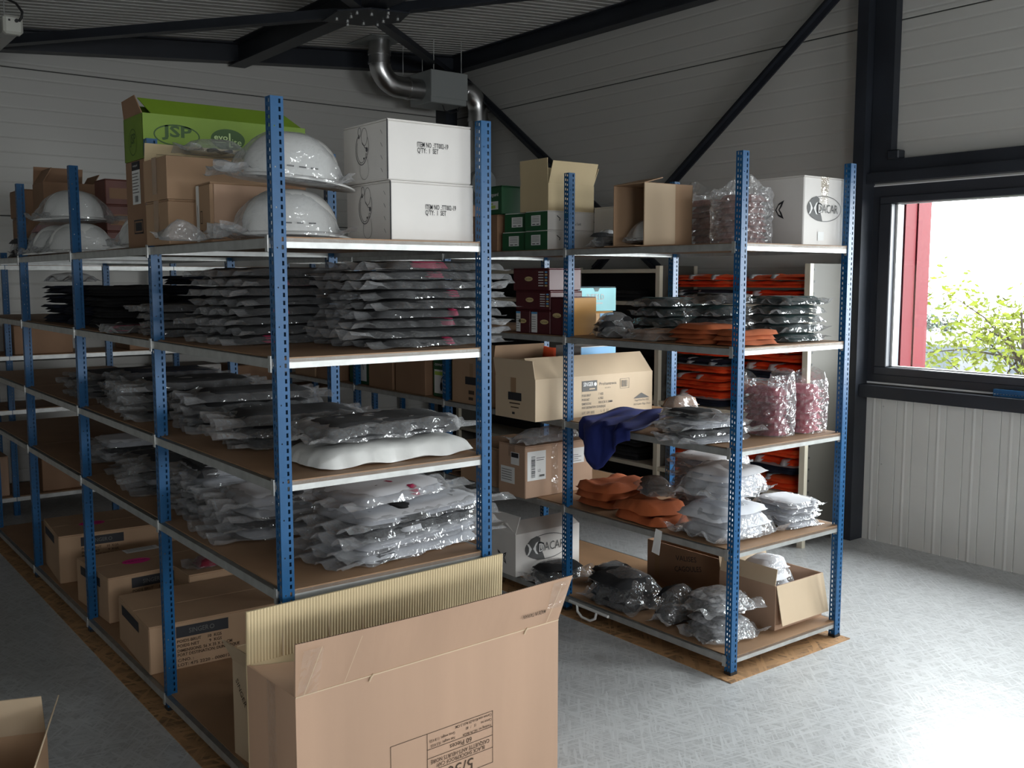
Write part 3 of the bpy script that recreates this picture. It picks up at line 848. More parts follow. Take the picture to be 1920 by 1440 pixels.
def bagged(name, label, loc, size, rotz, m, seed, n=3, droop=0.0, film_m=None, ext=(.05, .03), cat='bagged garment', group=None, accent=None, tilt=(0, 0), amp=.006, tagcard=False):
    """folded garment inside a clear plastic bag"""
    L, W, H = size; s = seed % 5
    t = thing(name, label, cat, loc, R(rotz), group)
    t.rotation_euler = (R(tilt[0]), R(tilt[1]), R(rotz))
    g = cached(('g', L, W, H, s, n), lambda: (*layers(L * .95, W * .95, H * .86, n, 11 + s), 'garment', True), m)
    link('garment', g, None, t, (0, 0, .002))
    if accent is not None:
        k, u, wd = accent
        a = cached(('a', L, W, H, s, wd), lambda: (*slab(wd, W * .96, H * .93, 5 + s, .02, .002, p=10, q=3), 'trim_band', True), k)
        link('trim_band', a, None, t, (u, -.004, .002))
    if tagcard:
        MB().plate([(-L * .2, -W * .47, H * .5), (L * .1, -W * .49, H * .42), (L * .1, -W * .2, H * .96), (-L * .2, -W * .18, H * .98)], .001).build('care_card', M_PAPER, t)
    fm = film_m or M_FILM
    b = cached(('b', L, W, H, s, ext, amp, droop), lambda: (*slab(L * 1.02, W * 1.04, H * 1.0, 70 + s, .013, amp, droop=droop, p=12, q=6.0, ext=ext, edge_amp=.012, f=(4, 22)), 'plastic_bag', False), fm)
    link('plastic_bag', b, None, t, (0, 0, 0))
    return t
ORD = ['lowest', 'second', 'third', 'fourth', 'fifth', 'sixth', 'seventh', 'eighth', 'ninth', 'tenth', 'eleventh', 'twelfth']
def bag_stack(what, where, base, z, size, count, mats, seed, rot=0, jig=.02, group=None, lean=(0, 0), **kw):
    """a pile: `what` names the garment, `where` the pile"""
    rng = random.Random(seed); H = size[2]
    acc = kw.pop('accents', None); amp_ = kw.get('amp', .006)
    for i in range(count):
        place = 'topmost' if i == count - 1 and count > 1 else ORD[i]
        lab = f'{what}, {place} from below, {where}' if place not in ('topmost', 'lowest') else f'{what}, {place}, {where}'
        bagged('bagged_garment', lab, (base[0] + rng.uniform(-jig, jig) + lean[0] * i, base[1] + rng.uniform(-jig, jig) + lean[1] * i, z + i * (H + .0018)),
               size, rot + rng.uniform(-5, 5) + (180 if rng.random() < .35 else 0), mats[i % len(mats)], seed + i * 3, group=group, droop=(0.0 if i == 0 else .06),
               accent=(acc[i % len(acc)] if acc else None), **kw).scale = (rng.uniform(.93, 1.03), rng.uniform(.93, 1.02), 1)

def bundle(name, label, loc, size, rotz, m, seed, film_m=None, cat='bag', inner='garment', lumps=4, puff=.012, cell=.014, group=None):
    """loosely filled plastic bag: soft contents and a puffed crumpled film"""
    L, W, H = size; t = thing(name, label, cat, loc, R(rotz), group)
    if m is not None:
        v, f = layers(L * .86, W * .86, H * .82, lumps, seed, .025, .012, off=.02, p=4)
        me = np_mesh(inner, v, f, True); link(inner, me, m, t)
    v, f = slab(L, W, H, seed + 5, cell, puff, p=3.2, q=1.7, ext=(.03, .05), edge_amp=.015, f=(3, 13))
    me = np_mesh('plastic_bag', v, f); link('plastic_bag', me, film_m or M_FILM_T, t)
    return t
def folded(name, label, loc, size, rotz, m, seed, n=5, cat='folded garment', group=None, amp=.008):
    v, f = layers(size[0], size[1], size[2], n, seed, .022, amp, off=.015, p=7)
    o = link(name, np_mesh(name, v, f, True), m, None, loc, R(rotz))
    return tag(o, label, cat, group)
# ================================================================ goods on the rack behind the open carton
def fbox(pxl, pxr, pyt, Y, z0, depth):
    """box from the photo extents of its front side standing at y = Y: returns location of its base centre and its size"""
    a = at(pxl, pyt, y=Y); b = at(pxr, pyt, y=Y)
    return (float((a[0] + b[0]) / 2), Y + depth / 2, z0), (float(b[0] - a[0]), depth, float(a[2] - z0))
TZ = AL[4] + .0036
# --- green and brown helmet carton
S = (.615, .215, .465)
t = thing('helmet_carton', 'tall brown carton with lime green printed top half behind small cartons', 'carton box', (1.4465, 3.690, TZ))
MB().bbox((-S[0] / 2, -S[1] / 2, 0), (S[0] / 2, S[1] / 2, .31), .003).build('body', M_CARDD, t)
M_LIME = mat('lime_print', (.15, .25, .016), .55, var=.08, vscale=6); M_DKGREEN = mat('dark_green_print', (.028, .075, .012), .6); M_PALEGREEN = mat('pale_green_print', (.42, .55, .25), .6)
gb = MB()
e = .0008
for lo, hi in (((-S[0] / 2 - e, -S[1] / 2 - e, .31), (S[0] / 2 + e, -S[1] / 2 + .004, S[2])), ((-S[0] / 2 - e, S[1] / 2 - .004, .31), (S[0] / 2 + e, S[1] / 2 + e, S[2])),
               ((-S[0] / 2 - e, -S[1] / 2, .31), (-S[0] / 2 + .004, S[1] / 2, S[2])), ((S[0] / 2 - .004, -S[1] / 2, .31), (S[0] / 2 + e, S[1] / 2, S[2]))):
    gb.box(lo, hi)
gb.build('printed_top', M_LIME, t)
for sg, hh in ((-1, .06), (1, .045)):
    fl = MB().plate([(-S[0] / 2 + .03, sg * S[1] / 2, S[2]), (S[0] / 2 - .015, sg * S[1] / 2, S[2]), (S[0] / 2 - .07, sg * .045, S[2] + hh), (-S[0] / 2 + .004, sg * .045, S[2] + hh)][::1 if sg < 0 else -1], .003).build('lid_flap', M_LIME, t)
MB().plate([(-S[0] / 2, S[1] / 2, S[2]), (-S[0] / 2, -S[1] / 2 + .01, S[2]), (-S[0] / 2 - .012, -S[1] / 2 + .05, S[2] + .065), (-S[0] / 2 - .012, S[1] / 2 - .02, S[2] + .06)], .003).build('lid_flap', M_CARDD, t)
F = Face('front', S)
F.ring(.118, .396, .083, .038, .005, M_DKGREEN).text('JSP', .118, .377, .037, M_DKGREEN, width=.108, bold=.03, align='c')
F.build(t, 'logo_print'); F.mb = {}
F.ell(.306, .397, .065, .038, M_DKGREEN).text('evo', .253, .394, .019, M_PALEGREEN, width=.052, up=1, bold=.02).rect(.309, .370, .315, .420, M_PALEGREEN, 1).text('ite', .321, .379, .022, M_PALEGREEN, width=.036, up=1).rect(.309, .370, .323, .374, M_PALEGREEN, 1).rect(.256, .384, .298, .386, M_PALEGREEN, 1)
F.build(t, 'logo_print'); F.mb = {}
F.rect(.462, .375, .50, .415, M_DKGREEN); F.build(t, 'logo_print'); F.mb = {}
F.poly([(.522, .425), (.578, .425), (.578, .385), (.550, .362), (.522, .385)], M_DKGREEN).text('3', .529, .389, .022, M_PALEGREEN, up=1, bold=.02)
sp = [(.560 + (.012 if i % 2 == 0 else .0042) * math.sin(R(36 * i)), .401 + (.012 if i % 2 == 0 else .0042) * math.cos(R(36 * i))) for i in range(10)]
F.poly(sp[::-1], M_PALEGREEN, 1)
F.build(t)
F = Face('left', S)
F.ring(.10, .375, .045, .047, .003, M_DKGREEN).text('JSP', .10, .358, .034, M_DKGREEN, width=.06, bold=.02, align='c')
F.rect(.075, .155, .165, .275, M_PAPER).rect(.075, .275, .165, .305, M_INK).text('coverguard', .09, .285, .008, M_PAPER, up=1)
for k in range(7): F.rect(.085, .195 + .011 * k, .085 + (.06 if k % 2 else .072), .198 + .011 * k, M_INKG, 2)
barcode(F, .105, .162, .14, .185, M_INK, seed=4)
F.build(t); F.mb = {}; F.frame(.08, .05, .18, .10, .005, M_INK).rect(.095, .06, .165, .09, M_INK)
F.build(t)
# --- cartons in front of it
loc, s_ = fbox(305, 500, 382, 3.22, TZ, .23)
low = carton('small_carton', 'low kraft carton with taped edge under the carton with raised flap', (1.262, 3.312, TZ), (.35, .225, .142), 0, M_CARD, tape=M_TAPE)
up_ = carton('small_carton', 'kraft carton with one long flap raised in front of the green carton', (1.260, 3.312, TZ + .143), (.35, .225, .135), 0, M_CARD, top='open', flaps=[('back', 80, .062), ('right', 100, .03), ('front', 8, .1)], inner=M_CARDY)
for tt in (low, up_):
    F = Face('left', (.35, .23, .14)); F.rect(.09, .02, .135, .138, M_TAPE); F.build(tt, 'tape')
k2 = carton('small_carton', 'little kraft carton with a white paper strip in front of the stacked cartons', (1.262, 3.07, TZ), (.22, .15, .185), -3, M_CARD, top='closed')
F = Face('left', (.22, .15, .185)); F.rect(.015, .005, .045, .18, M_PAPER); F.line([(.02, .05), (.03, .12), (.04, .05)], .002, M_INKG, 1); F.frame(.055, .06, .075, .1, .003, M_INKB); F.frame(.055, .02, .075, .04, .003, M_INKB); F.build(k2, 'paper_strip')
MB().plate([(-.10, -.078, .02), (.105, -.079, .02), (.107, -.085, .175), (-.10, -.082, .178)], .004).build('loose_flap', M_CARDP, k2)
bundle('film_parcel', 'crumpled clear bag of small dark parts lying on the kraft cartons', (1.29, 3.31, TZ + .302), (.2, .13, .06), 10, None, 41)
MB().tube([(-.04, -.02, .012), (.0, .0, .02), (.03, .015, .012), (.06, -.01, .02)], .006, 6).build('dark_part', M_BLACKP, bpy.data.objects['film_parcel'])

# --- safety helmets
M_HELM = mat('white_helmet_shell', (.78, .78, .76), .25, spec=.5)
def helmet_mesh():
    v = []; f = []; nt, nph = 14, 40
    for i in range(nt + 1):
        th = R(90) * i / nt
        for k in range(nph):
            ph = 2 * math.pi * k / nph; c, s = math.cos(ph), math.sin(ph)
            rx, ry = .138, .108
            r = math.sin(th) ** .8; z = .128 * math.cos(th)
            ridge = .007 * math.exp(-((s / .22) ** 2)) * math.sin(th) ** .5 * (1 if i < nt - 1 else .3)
            v.append((rx * r * c + ridge * c, ry * r * s, z + ridge * .7 + .012))
    for i in range(nt):
        for k in range(nph):
            f.append((i * nph + k, i * nph + (k + 1) % nph, (i + 1) * nph + (k + 1) % nph, (i + 1) * nph + k))
    b = MB(); b.add(v, f, True)
    return b
def brim_mesh():
    v = []; f = []; n = 40
    for k in range(n):
        ph = 2 * math.pi * k / n; c, s = math.cos(ph), math.sin(ph)
        ext = .010 + .042 * max(0, c) ** 1.6 + .006 * max(0, -c) ** 2
        for (rr, z) in ((0, .016), (ext, .008 - .012 * max(0, c) ** 2), (ext, .004 - .012 * max(0, c) ** 2), (0, .010)):
            v.append(((.137 + rr) * c, (.107 + rr) * s, z))
    for k in range(n):
        for j in range(4):
            a, b = k * 4 + j, k * 4 + (j + 1) % 4; c2, d2 = ((k + 1) % n) * 4 + (j + 1) % 4, ((k + 1) % n) * 4 + j
            f.append((a, b, c2, d2))
    b = MB(); b.add(v, f, True)
    return b
HM = helmet_mesh().mesh('shell'); HM.materials.append(M_HELM)
HB = brim_mesh().mesh('brim'); HB.materials.append(M_HELM)
HC = MB().tube([(.10 * math.cos(R(a)), .08 * math.sin(R(a)), 0.016) for a in range(0, 361, 15)], .008, 6, caps=False).mesh('headband'); HC.materials.append(M_BLACKP)
def helmet(label, loc, rot, film_size=None, film_off=(0, 0, 0), seed=0, fm=None, sc=1.0, film_rot=0):
    t = thing('safety_helmet', label, 'helmet', loc, 0, 'white safety helmets')
    t.rotation_euler = [R(a) for a in rot]; t.scale = (sc, sc, sc)
    link('shell', HM, None, t); link('brim', HB, None, t); link('headband', HC, None, t)
    for k in range(3):
        MB().box((.02 - .035 * k, -.1095, .035), (.04 - .035 * k, -.1075, .039)).build('vent', M_BLACKP, t)
    if film_size:
        L, W, H = film_size
        v, f = slab(L, W, H, seed, .014, .007, p=2.6, q=1.5, ext=(.06, .02), edge_amp=.015, f=(3, 12)); v = v + np.array([0, 0, -.004])
        b = link('plastic_bag', np_mesh('plastic_bag', v, f), fm or M_FILM_T, t, film_off); b.rotation_euler = (0, 0, R(film_rot))
    return t
helmet('bagged white helmet lying on another bagged helmet beside the white boxes', (1.285, 2.715, TZ + .168), (2, 4, -8), (.30, .26, .155), (-.02, 0, 0), 3)
helmet('bagged white helmet lying under another bagged helmet beside the white boxes', (1.285, 2.73, TZ + .010), (0, 0, -8), (.30, .26, .150), (-.02, 0, -.004), 9)
bundle('plastic_bag', 'loose milky end of an empty plastic bag spilling over the shelf edge', (1.05, 2.96, TZ), (.12, .07, .07), 0, None, 33, M_FILM_M, puff=.02)
# farther along the same shelf
helmet('white helmet half hidden behind the green topped carton', (1.31, 4.00, TZ + .010), (0, 0, 175), (.32, .24, .148), (0, 0, -.004), 14)
helmet('upper of two bagged white helmets near the pink glove bag', (1.29, 5.14, TZ + .170), (0, 0, 190), (.34, .27, .155), (0, 0, -.004), 15, M_FILM)
helmet('lower of two bagged white helmets near the pink glove bag', (1.28, 5.00, TZ + .010), (0, 0, 180), (.32, .25, .15), (0, 0, -.004), 19, M_FILM)
helmet('bagged white helmet resting at the shelf edge beside the two bagged helmets', (1.265, 5.265, TZ + .010), (0, 0, 185), (.32, .25, .15), (0, 0, -.004), 23, M_FILM_T)
M_PALEPINK = mat('pale_pink_cloth', (.36, .20, .20), .8)
bundle('glove_bag', 'clear bag of pale pink gloves behind the bagged helmets', (1.31, 5.60, TZ), (.26, .20, .20), 0, M_PALEPINK, 51, M_FILM)
bundle('glove_bag', 'dark wrapped bag hanging over the far end of the top shelf', (1.205, 5.86, TZ), (.18, .12, .12), 90, M_GREYC, 53, M_FILM_T)
carton('carton_box', 'open dark kraft carton behind the bagged helmets', (1.42, 5.85, TZ), (.26, .24, .40), 0, M_CARDD, top='open', flaps=[('left', 60, .09), ('back', 75, .1), ('right', 120, .06)])
bundle('plastic_bag', 'peaked clear plastic bag leaning on the open dark carton', (1.60, 5.64, TZ), (.10, .08, .28), 0, None, 57, M_FILM_T, puff=.02)
carton('carton_box', 'long dark kraft carton with black stamp beyond the open dark carton', (1.47, 6.16, TZ + .23), (.46, .3, .15), 0, M_CARDD)
carton('carton_box', 'plain dark carton lying under the stamped dark carton', (1.47, 6.16, TZ), (.44, .32, .228), 0, M_CARDD)
M_BROWNPRINT = mat('brown_printed_board', (.17, .055, .04), .5, var=.2, vscale=9)
for i, (zz, hh) in enumerate(((0, .133), (.134, .133), (.268, .13))):
    tt = carton('shoe_box', 'printed red brown shoe box, %s of three beside the green topped carton' % ('lowest', 'middle one', 'topmost')[i], (1.625, 5.42 + .004 * i, TZ + zz), (.265, .18, hh), .5 * i, M_BROWNPRINT, cat='box', group='red brown shoe boxes')
    F = Face('front', (.265, .18, hh)); F.rect(.02, .03, .13, .085, M_CARDD); F.line([(.15, .03), (.2, .05), (.26, .03)], .003, M_CARDP); F.rect(.16, .08, .27, .086, M_CARDP); F.build(tt)

# --- two white boxes
M_SKETCH = mat('grey_line_print', (.10, .10, .11), .7)
for i in range(2):
    S = (.292, .262, .171)
    tt = carton('white_box', '%s white carton stamped with item number and quantity beside the end post' % ('lower', 'upper')[i], (1.625 + (.004 if i == 0 else -.004), 2.624, TZ + i * .172), S, 0, M_WHITEC, cat='carton box')
    F = Face('front', S); u = .118 if i == 0 else .100; vv = .073 if i == 0 else .079
    F.text("ITEM NO .:TT002-19", u, vv + .019, .014, M_INK, width=.108, bold=.008).text("Q'TY:  1  SET", u, vv, .014, M_INK, width=.073, bold=.008)
    F.build(tt)
    F = Face('left', S)
    w = .0016
    F.ring(.115, .098, .036, .047, .0025, M_SKETCH, a0=110, a1=330).ring(.115, .098, .028, .040, w, M_SKETCH, a0=150, a1=320)
    F.ring(.132, .132, .018, .026, w, M_SKETCH).ring(.104, .148, .010, .014, w, M_SKETCH).ell(.100, .132, .003, .003, M_INK)
    F.line([(.118, .118), (.135, .100), (.146, .098)], .002, M_INK).ell(.146, .094, .006, .007, M_SKETCH).ring(.140, .105, .018, .030, w, M_SKETCH, a0=-70, a1=60).ring(.142, .076, .005, .008, w, M_SKETCH).ell(.128, .070, .003, .003, M_INK)
    F.build(tt, 'sketch_print'); F.mb = {}
    F.ring(.130, .034, .026, .026, w * .7, M_INKG, a0=180, a1=360).line([(.104, .034), (.106, .062)], w * .7, M_INKG).line([(.156, .034), (.15, .066)], w * .7, M_INKG)
    F.build(tt, 'sketch_print')
    for k in range(4): F.mb = {}; F.line([(.226, .142 - .036 * k), (.236, .130 - .036 * k)], .0015, M_SKETCH); F.build(tt, 'dash_print')
    MB().box((-.147, -.132, .001), (-.1445, -.1295, .169)).build('corner_gap', M_INK, tt)

# --- third level: piles of bagged dark garments with raspberry trim
Z3 = AL[3] + .0036
bag_stack('bagged dark garment with raspberry trim', 'tall pile by end post', (1.70, 2.72), Z3, (.44, .34, .0275), 9, [M_BLACKC, M_GREYC], 100, rot=2, jig=.022, group='bagged raspberry trim garments',
          accents=[(M_PINK, .02, .05), None, (M_PINK, -.06, .05), (M_PINK, .07, .04), None, (M_PINK, .05, .05), None, (M_PINK, -.03, .09), (M_PINK, -.06, .16)], ext=(.06, .05), amp=.008)
bag_stack('dark garment in crumpled clear bag', 'second pile past raspberry pile', (1.43, 3.13), Z3, (.42, .34, .029), 8, [M_BLACKC, M_GREYC, M_BLACKC], 140, rot=8, jig=.03, group='bagged dark garments second pile',
          accents=[(M_PINK, -.1, .05), None, None, (M_PINK, -.1, .08), None, None], ext=(.05, .05), amp=.008)
bag_stack('black garment in clear bag', 'third pile past raspberry pile', (1.595, 3.56), Z3, (.27, .32, .032), 7, [M_BLACKC, M_RED], 170, rot=2, jig=.012, group='bagged dark garments third pile', ext=(.015, .015))
bag_stack('limp black garment in bag', 'low pile by second post', (1.275, 3.66), Z3, (.23, .28, .028), 4, [M_BLACKC], 180, rot=-3, jig=.01, group='bagged dark garments by the second post', ext=(.03, .02))
bagged('bagged_garment', 'clear bag with raspberry garment drooping over the shelf edge', (1.20, 4.03, Z3), (.26, .20, .03), 84, M_GREYC, 3, accent=(M_PINK, -.06, .08), film_m=M_FILM_T, ext=(.06, .06))
rng = random.Random(5)
for j, (bx, by, cnt, cc) in enumerate(((1.61, 3.95, 4, M_NAVY), (1.30, 4.40, 4, M_BLACKC), (1.61, 4.36, 5, M_NAVY), (1.30, 4.80, 4, M_NAVY), (1.61, 4.76, 4, M_BLACKC), (1.30, 5.20, 4, M_NAVY), (1.61, 5.16, 4, M_BLACKC))):
    wh = ('navy', 'black')[cc is M_BLACKC]
    for i in range(cnt):
        pl = ('lowest', 'second from below', 'third from below', 'fourth from below', 'fifth from below')[i]
        folded('folded_trousers', 'folded %s work trousers, %s, %s trouser pile past second post' % (wh, pl, ('first', 'second', 'third', 'fourth', 'fifth', 'sixth', 'seventh')[j]),
               (bx + rng.uniform(-.006, .006), by + rng.uniform(-.01, .01), Z3 + i * .0455), (.27, .33, .036), rng.uniform(-3, 3), cc, 300 + j * 7 + i, n=3, group='folded dark work trousers')
bundle('film_parcel', 'crumpled clear bag on the navy trousers by the second post', (1.60, 3.95, Z3 + .193), (.24, .2, .05), 30, M_GREYC, 61, M_FILM)
bundle('film_parcel', 'crumpled clear bag draped over the far trouser pile', (1.27, 5.16, Z3 + .193), (.24, .2, .05), 60, None, 63, M_FILM_T)

# --- second level
Z2 = AL[2] + .0036
t = thing('white_sack', 'folded white plastic sack of garments under the clear bag', 'sack', (1.53, 2.655, Z2), R(1))
v, f = slab(.56, .30, .062, 77, .012, .005, p=5, q=2.2, edge_amp=.008, f=(3, 11)); link('sack', np_mesh('sack', v, f), M_PLASTW, t)
t = bagged('bagged_garment', 'dark garment in a wide clear bag lying on the white sack', (1.53, 2.67, Z2 + .0665), (.50, .27, .055), 2, M_GREYC, 2, n=4, film_m=M_FILM_T, ext=(.04, .06), amp=.012)
bag_stack('grey garment in clear bag', 'pile touching the white sack', (1.46, 3.06), Z2, (.44, .30, .036), 3, [M_GREYC, M_BLACKC], 210, rot=-6, jig=.02, group='bagged garments on the middle shelf', ext=(.09, .05), amp=.010)
bag_stack('dark garment in shiny bag', 'second pile from white sack', (1.455, 3.48), Z2, (.42, .28, .034), 4, [M_BLACKC, M_GREYC], 230, rot=-8, jig=.012, group='bagged garments on the middle shelf', ext=(.05, .04), amp=.010)
bag_stack('dark garment in dull bag', 'third pile from white sack', (1.42, 3.92), Z2, (.46, .32, .036), 4, [M_BLACKC], 250, rot=-8, jig=.008, group='bagged garments on the middle shelf', ext=(.10, .06), amp=.010)
bag_stack('black garment in clear bag', 'fourth pile from white sack', (1.455, 4.40), Z2, (.44, .32, .035), 4, [M_BLACKC, M_NAVY], 270, rot=-3, jig=.012, group='bagged garments on the middle shelf', ext=(.03, .03))
bag_stack('flat black garment in bag', 'fifth pile from white sack', (1.43, 4.88), Z2, (.46, .36, .026), 4, [M_BLACKC, M_GREYC], 290, rot=3, jig=.03, group='bagged garments on the middle shelf', ext=(.03, .03), amp=.004)

# --- first level: white garments
Z1 = AL[1] + .0036
bag_stack('white garment with black panels, bagged', 'front pile over open carton', (1.62, 2.70), Z1, (.54, .32, .034), 4, [M_WHITECL, M_WHITECL, M_GREYC, M_WHITECL], 310, rot=9, jig=.02, group='bagged white garments',
          accents=[(M_GREYC, -.16, .1), None, (M_WHITECL, .05, .1), (M_BLACKC, .06, .12)], ext=(.07, .07), amp=.009)
bagged('bagged_garment', 'white garment with raspberry badge in clear bag lying on the front pile', (1.58, 2.74, Z1 + .160), (.40, .28, .035), 14, M_WHITECL, 4, accent=(M_PINK, .03, .04), ext=(.05, .08), amp=.012, film_m=M_FILM_T)
bag_stack('bagged white garment with dark collar', 'second pile behind front pile', (1.46, 3.12), Z1, (.50, .30, .034), 4, [M_WHITECL, M_GREYC, M_WHITECL, M_WHITECL], 330, rot=2, jig=.015, group='bagged white garments',
          accents=[None, None, (M_BLACKC, -.17, .08), (M_GREYC, -.05, .06)], ext=(.08, .06), amp=.009)
bag_stack('white garment in clear bag', 'third white pile near second post', (1.455, 3.50), Z1, (.46, .32, .034), 5, [M_WHITECL], 350, rot=-3, jig=.01, group='bagged white garments', accents=[None, (M_BLACKC, -.18, .09), None], ext=(.04, .04), amp=.009)
bag_stack('bagged black and white garment', 'fourth white pile past second post', (1.42, 3.96), Z1, (.44, .30, .03), 4, [M_GREYC, M_WHITECL, M_BLACKC], 370, rot=-10, jig=.03, group='bagged white garments', ext=(.07, .06), amp=.008)
bag_stack('thin grey garment in bag', 'last pile before third post', (1.44, 4.36), Z1, (.36, .26, .028), 3, [M_GREYC, M_WHITECL], 390, rot=4, jig=.015, group='bagged white garments', ext=(.06, .05))

bag_stack('crumpled white garment in bag', 'end pile past third post', (1.47, 4.82), Z1, (.40, .30, .032), 3, [M_WHITECL, M_GREYC], 395, rot=-6, jig=.012, group='bagged white garments', ext=(.05, .05), amp=.010)

# --- bottom shelf: export cartons
Z0 = AL[0] + .0036
M_STK = mat('fluorescent_pink_sticker', (.85, .03, .30), .5)
def export_carton(label, x0, y0, sx, sy, sz, rot, sticker, label_paper=False, txt=True):
    tt = carton('export_carton', label, (x0 + sx / 2, y0 + sy / 2, Z0), (sx, sy, sz), rot, M_CARD, cat='carton box', group='export cartons on the bottom shelf')
    F = Face('front', (sx, sy, sz))
    F.rect(.10, sz - .062, .30, sz - .018, M_INK).text('SINGER', .148, sz - .049, .018, M_INKG, width=.075, up=1, bold=.01).ring(.236, sz - .040, .009, .009, .003, M_INKG, 1)
    rows = [('POIDS BRUT     10  KGS', .17), ('POIDS NET        9  KGS', .17), ('DIMENSIONS: 56 X 35 X 16 CM', .21), ('PORT DESTINATION: DUNKERQUE', .24), ('C/NO. :', .06), ('LOT: 475 2220 - 000012', .20)]
    if txt:
        for k, (s, w) in enumerate(rows): F.text(s, .103, sz - .082 - .0185 * k, .0115, M_INKB, width=w, bold=.012)
    F.build(tt)
    F = Face('left', (sx, sy, sz)); F.rect(.06, sz - .062, .32, sz - .022, M_INK); F.build(tt)
    if sticker:
        F = Face('top', (sx, sy, sz)); F.ell(.19, sy * .45, .062, .042, M_STK).text('PREVOIR', .14, sy * .44, .012, M_INK, width=.1, up=1)
        if label_paper: F.rect(.2, sy - .085, .36, sy - .015, M_PAPER); [F.rect(.21, sy - .03 - .012 * k, .34, sy - .033 - .012 * k, M_INKG, 2) for k in range(4)]
        F.build(tt)
    return tt
export_carton('dented closed carton with black band and no sticker, next to the tall open carton', 1.12, 3.63, .58, .46, .185, -3, False)
export_carton('closed carton with pink oval sticker and white label near the second post', 1.14, 4.33, .56, .42, .20, 3, True, True)
export_carton('closed carton with pink oval sticker in the darkest bay near the third post', 1.14, 5.02, .58, .44, .235, -4, True)
tt = carton('carton_box', 'plain carton stamped VARY standing behind the stickered carton', (1.58, 4.215, Z0), (.30, .19, .21), 0, M_CARD, cat='carton box')
F = Face('front', (.30, .19, .21)); F.text('VARY', .02, .15, .018, M_INKB, width=.07, bold=.02).text('V1003', .045, .12, .010, M_INKB).text('180 PIECES', .04, .09, .010, M_INKB, width=.07).frame(.2, .13, .24, .17, .003, M_INK); F.build(tt)
bundle('film_parcel', 'small clear bag with dark red contents on the plain stamped carton', (1.55, 4.215, Z0 + .213), (.14, .12, .05), 0, M_RED, 71, M_FILM)
tt = carton('carton_box', 'narrow pale carton with black label tucked beside the tall open carton', (1.21, 2.72, Z0), (.15, .32, .30), 4, M_CARDB, top='open', flaps=[('left', 115, .08), ('back', 60, .06)])
F = Face('left', (.15, .32, .30)); F.rect(.25, .05, .30, .10, M_INK).rect(.255, .03, .295, .045, M_INKG); F.text('SINGER', .02, .24, .02, M_INKB, width=.09, rot=-50); F.build(tt)
tt = carton('carton_box', 'low kraft carton with a white plastic scrap behind the narrow pale carton', (1.50, 2.92, Z0), (.40, .34, .22), 2, M_CARDD, top='closed')
MB().plate([(-.2, -.10, .222), (-.21, -.16, .20), (-.16, -.18, .19), (-.1, -.13, .224)], .001).build('plastic_scrap', M_PLASTW, tt)

# ================================================================ tall open carton in the foreground
S = (.853, .268, .540)
oc = thing('tall_open_carton', 'tall open kraft carton with raised flaps standing in front of the rack', 'carton box', (1.402, 2.272, 0), R(2.4))
sx, sy, sz = S
MB().box((-sx / 2, -sy / 2, 0), (sx / 2, sy / 2, .006)).build('base', M_CARDP, oc)
MB().box((-sx / 2, -sy / 2, .006), (sx / 2, -sy / 2 + .006, sz)).build('side', M_CARDP, oc)
MB().box((-sx / 2, sy / 2 - .006, .006), (sx / 2, sy / 2, sz)).build('side', M_CARDY, oc)
MB().box((-sx / 2, -sy / 2 + .006, .006), (-sx / 2 + .006, sy / 2 - .006, sz)).build('side', M_CARDP, oc)
MB().box((sx / 2 - .006, -sy / 2 + .006, .006), (sx / 2, sy / 2 - .006, sz)).build('side', M_CARDP, oc)
# fluted inner face of the upright flap: real ridges
def fluted(p0, p1, h, n, depth, lean):
    vs = []; fs = []; p0 = Vector(p0); p1 = Vector(p1); d = (p1 - p0)
    for i in range(n * 2 + 1):
        q = p0 + d * (i / (2 * n)); off = -depth if i % 2 else 0
        vs += [(q.x, q.y + off, q.z), (q.x, q.y + off + lean, q.z + h)]
    for i in range(2 * n): fs.append((2 * i, 2 * i + 2, 2 * i + 3, 2 * i + 1))
    k = len(vs)
    vs += [(p0.x, p0.y + .006, p0.z), (p0.x, p0.y + .006 + lean, p0.z + h), (p1.x, p1.y + .006, p1.z), (p1.x, p1.y + .006 + lean, p1.z + h)]
    fs += [(k + 2, k, k + 1, k + 3), (0, 1, k + 1, k), (k + 2, k + 3, 4 * n + 1, 4 * n), tuple([2 * i + 1 for i in range(2 * n + 1)] + [k + 3, k + 1])]
    return MB().add(vs, fs)
bf = fluted((-sx / 2, sy / 2 - .006, sz), (sx / 2, sy / 2 - .006, sz), .143, 95, .0016, -.006).build('flap', M_CARDY, oc)
for u in (.24, .345, .10): MB().box((-sx / 2 + u, sy / 2 - .0095, sz + .002), (-sx / 2 + u + .003, sy / 2 - .007, sz + .12)).build('crease', M_CARDB, bf)
# leaning front flap, slightly bowed, with printed words
vs = []; fs = []; n = 24; h = .142
for i in range(n + 1):
    u = i / n; x = -sx / 2 + sx * u; flare = .012 * (u * 2 - 1)
    yo = -.030 - .018 * u
    for (yy, zz, xx) in ((-sy / 2, sz, x), (-sy / 2 + yo, sz + h - .006 * math.sin(u * 3.1), x + flare)):
        vs += [(xx, yy, zz), (xx, yy + .005, zz)]
for i in range(n):
    a = 4 * i
    fs += [(a, a + 4, a + 6, a + 2), (a + 1, a + 3, a + 7, a + 5), (a + 2, a + 6, a + 7, a + 3)]
fs += [(0, 2, 3, 1), (4 * n, 4 * n + 1, 4 * n + 3, 4 * n + 2)]
ff = MB().add(vs, fs).build('flap', M_CARDP, oc)
MB().box((-sx / 2, -sy / 2 - .0022, sz - .0015), (sx / 2, -sy / 2 - .0002, sz + .0012)).build('fold_line', M_CARDB, oc)
